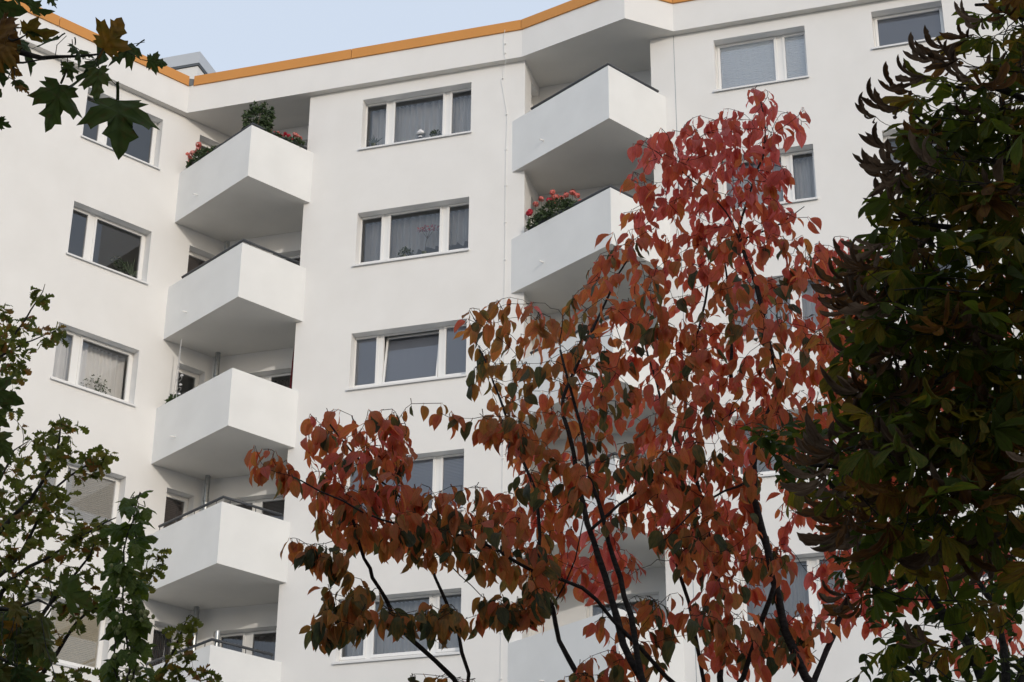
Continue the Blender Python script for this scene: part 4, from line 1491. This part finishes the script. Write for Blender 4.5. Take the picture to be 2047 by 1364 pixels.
# the curled leaves that stand out against the wall on the left rim
for (cx, cy), (tx, ty), s_ in [((1835, 226), (1700, 190), 1.0), ((1880, 160), (1800, 140), .9), ((1850, 195), (1770, 165), .9), ((1925, 105), (1860, 85), .9), ((1838, 306), (1735, 280), 1.0),
                               ((1900, 350), (1815, 270), .9), ((1835, 462), (1790, 395), .9), ((1750, 566), (1590, 545), 1.05), ((1800, 540), (1650, 520), 1.0), ((1995, 45), (1930, 30), .9),
                               ((1830, 420), (1735, 370), .9), ((1770, 245), (1720, 215), .7), ((1800, 325), (1735, 330), .9), ((1815, 345), (1760, 375), .7), ((1790, 480), (1705, 500), .9), ((1740, 600), (1640, 640), .8), ((1760, 560), (1680, 500), .9), ((1975, 75), (1910, 62), .9), ((1900, 125), (1840, 110), .9), ((1950, 130), (1890, 105), .9), ((1720, 1180), (1640, 1200), .8)]:
    d = cn.r.uniform(5.9, 6.5)
    p, t_ = at(cx, cy, d), at(tx, ty, d - 0.05)
    ax = norm(t_ - p)
    inst.append((9 + cn.r.randrange(9), frame(ax, norm(np.array([0.1, -0.7, 0.7])), s_ * 0.84, p - ax * 0.03, cn.r.choice((-1, 1))), cn.r.uniform(.68, .95)))
    cn.twigs.tube([p + np.array([.35, .05, -.02]), p + np.array([.15, .0, -.03]), p - ax * 0.06], 0.003, 4)
place_leaves(cn.root, variants, inst, chest_m)
cn.finish()
print('chestnut leaves', len(inst))

# ------------------------------------------------------------------ small-leaved tree, lower right
small_m = leaf_mat('small_dark_leaf', [(0.0, (0.026, 0.044, 0.009)), (0.4, (0.048, 0.066, 0.012)), (0.7, (0.12, 0.11, 0.016)), (1.0, (0.20, 0.13, 0.02))], transl=0.34, tval=1.6, rough=0.6, spec=0.12, side_veins=10, vein=0.25)
sb0 = at(2010, 1364, 8.2); sb0 = np.array([sb0[0] + .15, sb0[1], 0.0])
sm_ = Tree('small_leaved_tree', sb0, bark_n, 33, label='dark small-leaved tree filling the lower right corner below the chestnut', cat='tree')
sf = at(2000, 1480, 8.2)
sm_.limb([sb0 - [0, 0, .1], sb0 + [0, 0, 1.5], sf], .06, .045, name='trunk', nodes=False)
for pts_, d0, d1, r0, r1 in [
    ([(2000, 1480), (1950, 1320), (1834, 1156), (1760, 1070), (1698, 1004), (1620, 940), (1550, 900)], 8.2, 8.0, .030, .004),
    ([(2000, 1480), (2010, 1340), (1980, 1200), (1900, 1100), (1840, 1020)], 8.2, 8.4, .026, .005),
    ([(2000, 1480), (2050, 1330), (2070, 1200), (2040, 1080)], 8.2, 8.4, .026, .006),
    ([(2000, 1480), (1900, 1400), (1820, 1340), (1780, 1315), (1740, 1305)], 8.2, 7.9, .02, .002),
    ([(1834, 1156), (1760, 1180), (1700, 1140)], 8.05, 7.9, .01, .004),
]:
    n = len(pts_)
    sm_.limb([at(x, y, d0 + (d1 - d0) * i / (n - 1)) for i, (x, y) in enumerate(pts_)], r0, r1)
attr = []
for poly, n, d0, d1, gap in [
    ([(1500, 860), (1600, 840), (1700, 860), (1760, 960), (1700, 1030), (1580, 980)], 62, 7.7, 8.4, 16),
    ([(1680, 1000), (1850, 980), (2070, 1000), (2070, 1390), (1800, 1390), (1760, 1300), (1720, 1180)], 150, 7.6, 8.8, 18),
    ([(1650, 1080), (1720, 1040), (1760, 1180), (1700, 1200)], 14, 7.7, 8.3, 16),
    ([(1690, 1330), (1780, 1300), (1830, 1390), (1720, 1390)], 6, 7.8, 8.2, 22),
]:
    attr += scatter(poly, n, d0, d1, sm_.r, gap)
inst = []
for a, dr, path in sm_.grow(attr, up=0.02, maxr=0.005, climb=0.3):
    L = len(path)
    for j in range(sm_.r.choice((6, 8, 9))):
        k = L - 1 - int(j * 0.7)
        if k < 1: break
        h = rand_h(sm_.r)
        ax = norm(0.6 * dr + 0.9 * h + np.array([0, 0, sm_.r.uniform(-.5, .15)]))
        nm = norm(np.array([0, -0.4, 0.9]) + rand_h(sm_.r) * 0.6)
        t = 0.9 if sm_.r.random() < .05 else max(.02, min(.8, sm_.r.gauss(.3, .15)))
        inst.append((sm_.r.randrange(8), frame(ax, nm, sm_.r.uniform(.05, .085), path[k]), t))
place_leaves(sm_.root, small_leaves, inst, small_m)
sm_.finish()
print('small leaves', len(inst))

# ------------------------------------------------------------------ young oak on the left
oak_m = leaf_mat('oak_leaf', [(0.0, (0.070, 0.092, 0.016)), (0.45, (0.13, 0.145, 0.026)), (0.65, (0.21, 0.175, 0.03)), (0.80, (0.20, 0.11, 0.025)), (1.0, (0.20, 0.085, 0.03))], transl=0.42, tval=1.6, rough=0.5, spec=0.2, side_veins=6, vein=0.2, blotch=(0.10, 0.05, 0.015), blotch_amt=0.5)
bark_o = bark_mat('oak_bark', (0.02, 0.018, 0.015), (0.075, 0.066, 0.055), 24)
ob = at(-60, 1364, 11.0); ob = np.array([ob[0], ob[1], 0.0])
ok = Tree('oak_tree', ob, bark_o, 44, label='young oak with small lobed green leaves on the left edge', cat='tree')
of = at(-60, 1500, 11.0)
ok.limb([ob - [0, 0, .1], ob + [0, 0, 2.0], of, at(-70, 1200, 11.1), at(-60, 900, 11.2), at(-50, 700, 11.2)], .09, .02, name='trunk')
for pts_, d0, d1, r0, r1 in [
    ([(-60, 860), (-10, 740), (20, 690), (50, 640), (75, 600), (90, 568)], 11.2, 11.0, .014, .002),
    ([(-60, 800), (0, 715), (45, 690), (85, 672), (125, 660)], 11.2, 10.9, .010, .002),
    ([(-60, 1160), (0, 1060), (60, 1000), (110, 920), (120, 850), (118, 828)], 11.1, 10.9, .020, .002),
    ([(-60, 1200), (40, 1110), (90, 1010), (140, 950), (190, 925), (218, 918)], 11.1, 10.8, .016, .002),
    ([(-60, 1330), (20, 1160), (90, 1120), (160, 1075), (200, 1050), (232, 1035)], 11.1, 10.7, .018, .003),
    ([(-60, 1380), (40, 1300), (110, 1190), (150, 1150), (180, 1110), (190, 1080)], 11.1, 10.7, .02, .003),
    ([(-60, 1420), (60, 1370), (150, 1250), (190, 1215), (222, 1225)], 11.0, 10.8, .02, .003),
    ([(-60, 1460), (200, 1440), (290, 1400), (330, 1330), (365, 1260), (378, 1230)], 11.0, 10.6, .02, .003),
    ([(200, 1440), (320, 1420), (390, 1390), (420, 1350)], 10.9, 10.7, .01, .002),
    ([(200, 1440), (240, 1390), (265, 1320), (290, 1150), (300, 1110)], 10.9, 10.8, .012, .002),
    ([(-60, 1000), (0, 960), (30, 900), (60, 880)], 11.1, 10.9, .012, .002),
]:
    n = len(pts_)
    ok.limb([at(x, y, d0 + (d1 - d0) * i / (n - 1)) for i, (x, y) in enumerate(pts_)], r0, r1, n=6)
attr = []
for poly, n, d0, d1, gap in [
    ([(-10, 600), (20, 590), (25, 640), (70, 620), (75, 690), (50, 740), (-10, 760)], 26, 10.8, 11.4, 12),
    ([(70, 580), (95, 570), (95, 600), (70, 620)], 3, 10.9, 11.0, 8),
    ([(70, 655), (128, 645), (128, 675), (80, 690)], 8, 10.8, 11.0, 10),
    ([(-10, 700), (60, 690), (45, 760), (10, 830), (-10, 840)], 16, 10.8, 11.4, 12),
    ([(100, 840), (150, 835), (165, 850), (150, 910), (100, 940), (75, 900)], 22, 10.7, 11.2, 10),
    ([(30, 900), (90, 870), (110, 950), (90, 1040), (40, 1060), (-10, 1060), (-10, 950)], 42, 10.7, 11.4, 12),
    ([(165, 900), (215, 895), (230, 920), (200, 950), (150, 970)], 14, 10.7, 11.0, 10),
    ([(60, 1040), (130, 960), (160, 1010), (100, 1090)], 14, 10.7, 11.2, 13),
    ([(150, 1050), (235, 1030), (230, 1080), (180, 1110), (110, 1110)], 22, 10.6, 11.0, 11),
    ([(-10, 1060), (100, 1060), (130, 1140), (60, 1230), (-10, 1230)], 48, 10.6, 11.6, 13),
    ([(130, 1160), (200, 1130), (200, 1190), (150, 1230), (110, 1220)], 16, 10.7, 11.0, 12),
    ([(160, 1200), (222, 1205), (200, 1240), (150, 1260)], 7, 10.7, 11.0, 12),
    ([(-10, 1220), (110, 1230), (120, 1280), (60, 1390), (-10, 1390)], 44, 10.6, 11.6, 14),
    ([(90, 1340), (200, 1340), (330, 1340), (330, 1390), (90, 1390)], 26, 10.6, 11.2, 13),
    ([(355, 1240), (390, 1230), (400, 1290), (390, 1380), (330, 1390), (340, 1310)], 20, 10.5, 10.8, 11),
    ([(385, 1360), (430, 1340), (430, 1390), (380, 1390)], 6, 10.5, 10.8, 10),
    ([(270, 1110), (320, 1100), (310, 1170), (280, 1180)], 8, 10.6, 10.9, 11),
]:
    attr += scatter(poly, n, d0, d1, ok.r, gap)
inst = []
for a, dr, path in ok.grow(attr, up=0.05, maxr=0.005, tip=0.0012, climb=0.3):
    L = len(path)
    for j in range(ok.r.choice((4, 5, 6, 7, 8))):
        k = L - 1 - int(j * 0.55)
        if k < 1: break
        h = rand_h(ok.r)
        ax = norm(0.6 * dr + 0.9 * h + np.array([0, 0, ok.r.uniform(-.9, .4)]))
        nm = norm(np.array([0, -0.4, 0.7]) + rand_h(ok.r) * 0.9)
        t = ok.r.uniform(.7, 1) if ok.r.random() < .12 else max(.02, min(.75, ok.r.gauss(.34, .15)))
        inst.append((ok.r.randrange(10), frame(ax, nm, ok.r.uniform(.05, .092), path[k], ok.r.choice((-1, 1))), t))
place_leaves(ok.root, oak_leaves, inst, oak_m)
ok.finish()
print('oak leaves', len(inst))

# ------------------------------------------------------------------ hop bine climbing up a stem before the balconies
vine_m = leaf_mat('hop_leaf', [(0.0, (0.046, 0.080, 0.012)), (0.5, (0.090, 0.122, 0.018)), (0.8, (0.11, 0.12, 0.03)), (1.0, (0.2, 0.14, 0.03))], transl=0.38, tval=1.6, rough=0.55, spec=0.2, side_veins=6, vein=0.3)
vb = at(265, 1364, 10.3); vb = np.array([vb[0], vb[1], 0.0])
vi_ = Tree('hop_vine', vb, bark_o, 55, label='tall hop bine with lobed leaves and pale cones rising before the lower balconies', cat='climbing plant')
P_v = vi_.limb([vb - [0, 0, .1], vb + [0.03, 0, 2], at(262, 1430, 10.3), at(255, 1300, 10.3), at(245, 1200, 10.3), at(252, 1100, 10.3), at(262, 1040, 10.3), at(280, 985, 10.25)], .018, .004, name='stem')
vi_.limb([at(262, 1430, 10.3), at(225, 1330, 10.2), at(240, 1230, 10.25)], .006, .003, name='stem')
inst = []
cones = MB()
for i in range(118):
    y = vi_.r.uniform(985, 1390)
    x0 = float(np.interp(y, [985, 1040, 1100, 1200, 1300, 1430], [280, 262, 252, 245, 255, 262]))
    w = float(np.interp(y, [985, 1030, 1080, 1120, 1200, 1300, 1390], [24, 30, 26, 34, 44, 50, 60]))
    if y < 1130 and vi_.r.random() < .45: continue
    d = vi_.r.uniform(10.1, 10.5)
    side = vi_.r.choice((-1, 1))
    p0 = at(x0, y, 10.3)
    p = at(x0 + side * w * .8 * vi_.r.uniform(.1, .9), y + vi_.r.uniform(-10, 10), d)
    ax = norm(norm(p - p0) * .8 + np.array([0, 0, -vi_.r.uniform(.0, .9)]))
    nm = norm(np.array([0, -.8, .6]) + rand_h(vi_.r) * .5)
    sc = vi_.r.uniform(.085, .14)
    vi_.twigs.tube([p0, p], .0018, 4)
    inst.append((vi_.r.randrange(8), frame(ax, nm, sc, p), max(.02, min(.95, vi_.r.gauss(.32, .16)))))
for cx, cy in ((238, 1240), (258, 1205), (250, 1310), (292, 1225), (262, 1340), (240, 1145)):
    for _ in range(9):
        p = at(cx + vi_.r.gauss(0, 9), cy + vi_.r.gauss(0, 9), vi_.r.uniform(10.05, 10.2))
        z = [0, .007, .016, .024, .03]
        cones.tube([p - np.array([0, 0, q_]) for q_ in z], [.003, .010, .011, .007, .001], 6)
place_leaves(vi_.root, vine_leaves, inst, vine_m)
cones.build('hop_cones', simple_mat('hop_cone', (0.19, 0.20, 0.07), 0.8), vi_.root, kind='stuff')
vi_.finish()

# ------------------------------------------------------------------ Norway maple reaching in from the left
maple_m = leaf_mat('maple_leaf', [(0.0, (0.030, 0.052, 0.014)), (0.35, (0.060, 0.080, 0.020)), (0.55, (0.11, 0.085, 0.018)), (0.72, (0.21, 0.105, 0.018)), (1.0, (0.075, 0.035, 0.016))], transl=0.34, tval=1.6, rough=0.6, spec=0.15, side_veins=4, vein=0.35, blotch=(0.07, 0.03, 0.012), blotch_amt=0.5)
mbp = at(-420, 1364, 5.2); mbp = np.array([mbp[0], mbp[1], 0.0])
mp_ = Tree('maple_tree', mbp, bark_o, 66, label='maple branch with large pointed green and brown leaves in the top left corner', cat='tree')
mp_.limb([mbp - [0, 0, .1], mbp + [0, 0, 1.8], at(-420, 900, 5.2), at(-400, 300, 5.25), at(-380, -100, 5.3)], .13, .05, name='trunk')
mp_.limb([at(-405, 420, 5.2), at(-200, 160, 5.1), at(-60, 88, 5.0), at(0, 96, 4.98), at(55, 113, 4.95), at(120, 117, 4.95), at(205, 108, 4.95)], .025, .003)
mp_.limb([at(-60, 88, 5.0), at(-10, 122, 4.95), at(50, 127, 4.93), at(92, 118, 4.93)], .006, .002)
mp_.limb([at(-200, 160, 5.1), at(-60, 60, 5.0), at(20, 80, 4.95), at(55, 68, 4.92)], .008, .002)
mp_.limb([at(-200, 160, 5.1), at(-40, 10, 5.0), at(40, -10, 5.0), at(110, -30, 5.0)], .01, .002)
mp_.limb([at(-415, 1100, 5.2), at(-200, 1000, 5.1), at(-60, 880, 5.0), at(-20, 860, 4.95)], .02, .003)
mp_.limb([at(-415, 1250, 5.2), at(-200, 1260, 5.1), at(-60, 1230, 5.0), at(20, 1215, 4.95), at(80, 1200, 4.95), at(110, 1215, 4.9)], .012, .002)
mp_.limb([at(-60, 1230, 5.0), at(-10, 1310, 4.95), at(60, 1340, 4.95)], .008, .003)
MLV = [  # leaf base, leaf tip, tint, face tilt, width, twig point
    ((236, 200), (243, 296), .18, .15, 1.1, (185, 118)), ((197, 137), (192, 206), .35, .5, .8, (165, 117)), ((122, 168), (98, 262), .22, .35, .95, (122, 120)),
    ((207, 98), (252, 36), .66, .4, 1.05, (200, 109)), ((296, 122), (338, 128), .2, .2, .95, (215, 100)), ((208, 104), (141, 192), .12, 1.25, .8, (204, 108)),
    ((135, 125), (145, 166), .3, .6, .9, (125, 117)), ((272, 92), (214, 118), .16, .7, .8, (210, 107)), ((44, 56), (113, 74), .60, .7, .75, (40, 70)),
    ((58, 8), (101, 33), .2, .9, .8, (45, -8)), ((96, -12), (108, 8), .25, .6, .7, (85, -25)), ((26, 160), (60, 172), .25, .8, .8, (20, 125)), ((36, 172), (60, 186), .85, .9, .6, (20, 125)),
    ((34, 78), (72, 142), .12, .9, .7, (30, 82)), ((116, 78), (60, 98), .12, 1.35, .6, (110, 116)), ((150, 90), (170, 128), .15, 1.2, .6, (140, 117)), ((158, 100), (182, 108), .3, .9, .7, (150, 117)),
    ((0, 40), (30, 88), .95, .5, .9, (-20, 60)), ((-12, 62), (22, 120), .85, .4, 1.0, (-20, 70)), ((10, 90), (-20, 150), .70, .5, .9, (0, 96)), ((8, 110), (45, 98), .66, .4, .9, (-5, 110)),
    ((-25, 0), (45, 30), .2, .5, 1.0, (-40, 10)), ((20, -20), (60, 10), .18, .5, 1.0, (20, -10)), ((0, 128), (36, 132), .35, .8, .8, (-5, 122)), ((-10, 130), (10, 165), .15, .5, .9, (-10, 122)), ((22, 132), (36, 152), .82, .6, .9, (20, 126)),
    ((-20, 170), (4, 195), .2, .6, .8, (-40, 120)), ((-10, 240), (8, 250), .15, .6, .8, (-60, 200)), ((60, 66), (88, 60), .2, .8, .8, (52, 69)), ((40, 100), (10, 108), .5, .7, .8, (52, 112)),
    ((-15, 770), (32, 812), .2, .6, .9, (-20, 860)), ((-10, 800), (28, 838), .2, 1.2, .6, (-20, 860)), ((-15, 820), (14, 856), .28, .5, .9, (-20, 860)), ((-20, 872), (30, 905), .38, .4, 1.0, (-20, 860)), ((0, 885), (22, 932), .3, .7, .8, (-20, 860)), ((-10, 920), (6, 950), .2, .6, .8, (-20, 860)),
]
for _ in range(26):
    x, y = mp_.r.uniform(-40, 125), mp_.r.uniform(1160, 1390)
    if x > 60 and y > 1300 and mp_.r.random() < .6: continue
    a = mp_.r.uniform(-.9, .9)
    L = mp_.r.uniform(45, 85)
    MLV.append(((x, y), (x + L * math.sin(a), y + L * math.cos(a)), max(.03, min(.9, mp_.r.gauss(.34, .16))), mp_.r.uniform(.1, .9), mp_.r.uniform(.8, 1.05), (x * .7 + 10, 1225)))
for _ in range(90):
    x, y = mp_.r.uniform(-620, 90), mp_.r.uniform(-720, -60)
    a = mp_.r.uniform(-1.4, 1.4)
    L = mp_.r.uniform(60, 110)
    MLV.append(((x, y), (x + L * math.sin(a), y + L * math.cos(a)), max(.03, min(.9, mp_.r.gauss(.3, .2))), mp_.r.uniform(.1, 1.2), mp_.r.uniform(.8, 1.05), (-380 + .35 * (x + 380), y - 40)))
for _ in range(26):
    x, y = mp_.r.uniform(-620, -30), mp_.r.uniform(-60, 1200)
    a = mp_.r.uniform(-1.4, 1.4)
    L = mp_.r.uniform(60, 110)
    MLV.append(((x, y), (x + L * math.sin(a), y + L * math.cos(a)), max(.03, min(.9, mp_.r.gauss(.3, .2))), mp_.r.uniform(.1, 1.2), mp_.r.uniform(.8, 1.05), (-400 + .5 * (x + 400), y - 30)))
inst = []
for (x0, y0), (x1, y1), t, tilt, wd, (bx, by) in MLV:
    d = mp_.r.uniform(4.85, 5.05)
    p, q_ = at(x0, y0, d), at(x1, y1, d + mp_.r.uniform(-.03, .03))
    ax = q_ - p
    L = np.linalg.norm(ax)
    view = norm(-(p - np.array([0, 0, CAMZ])))
    sd = norm(np.cross(ax, view))
    nm = norm(view * math.cos(tilt) + sd * math.sin(tilt) * mp_.r.choice((-1, 1)))
    lf = mp_.r.randrange(10)
    inst.append((lf, frame(ax, nm, max(L, 0.055), p, wd), t))
    mp_.twigs.tube([at(bx, by, 4.95), (at(bx, by, 4.95) + p) / 2 + np.array([0, 0, .012]), p - norm(ax) * L * .3], .0014, 4)
maple_nopet = [maple(1.0, MAPLE_R, R_.uniform(.05, .45), R_.uniform(.03, .09), R_.uniform(0, 6), 1.0, 0.3, R_.uniform(-.1, .3)) for _ in range(10)]
place_leaves(mp_.root, maple_nopet, inst, maple_m)
mp_.finish()
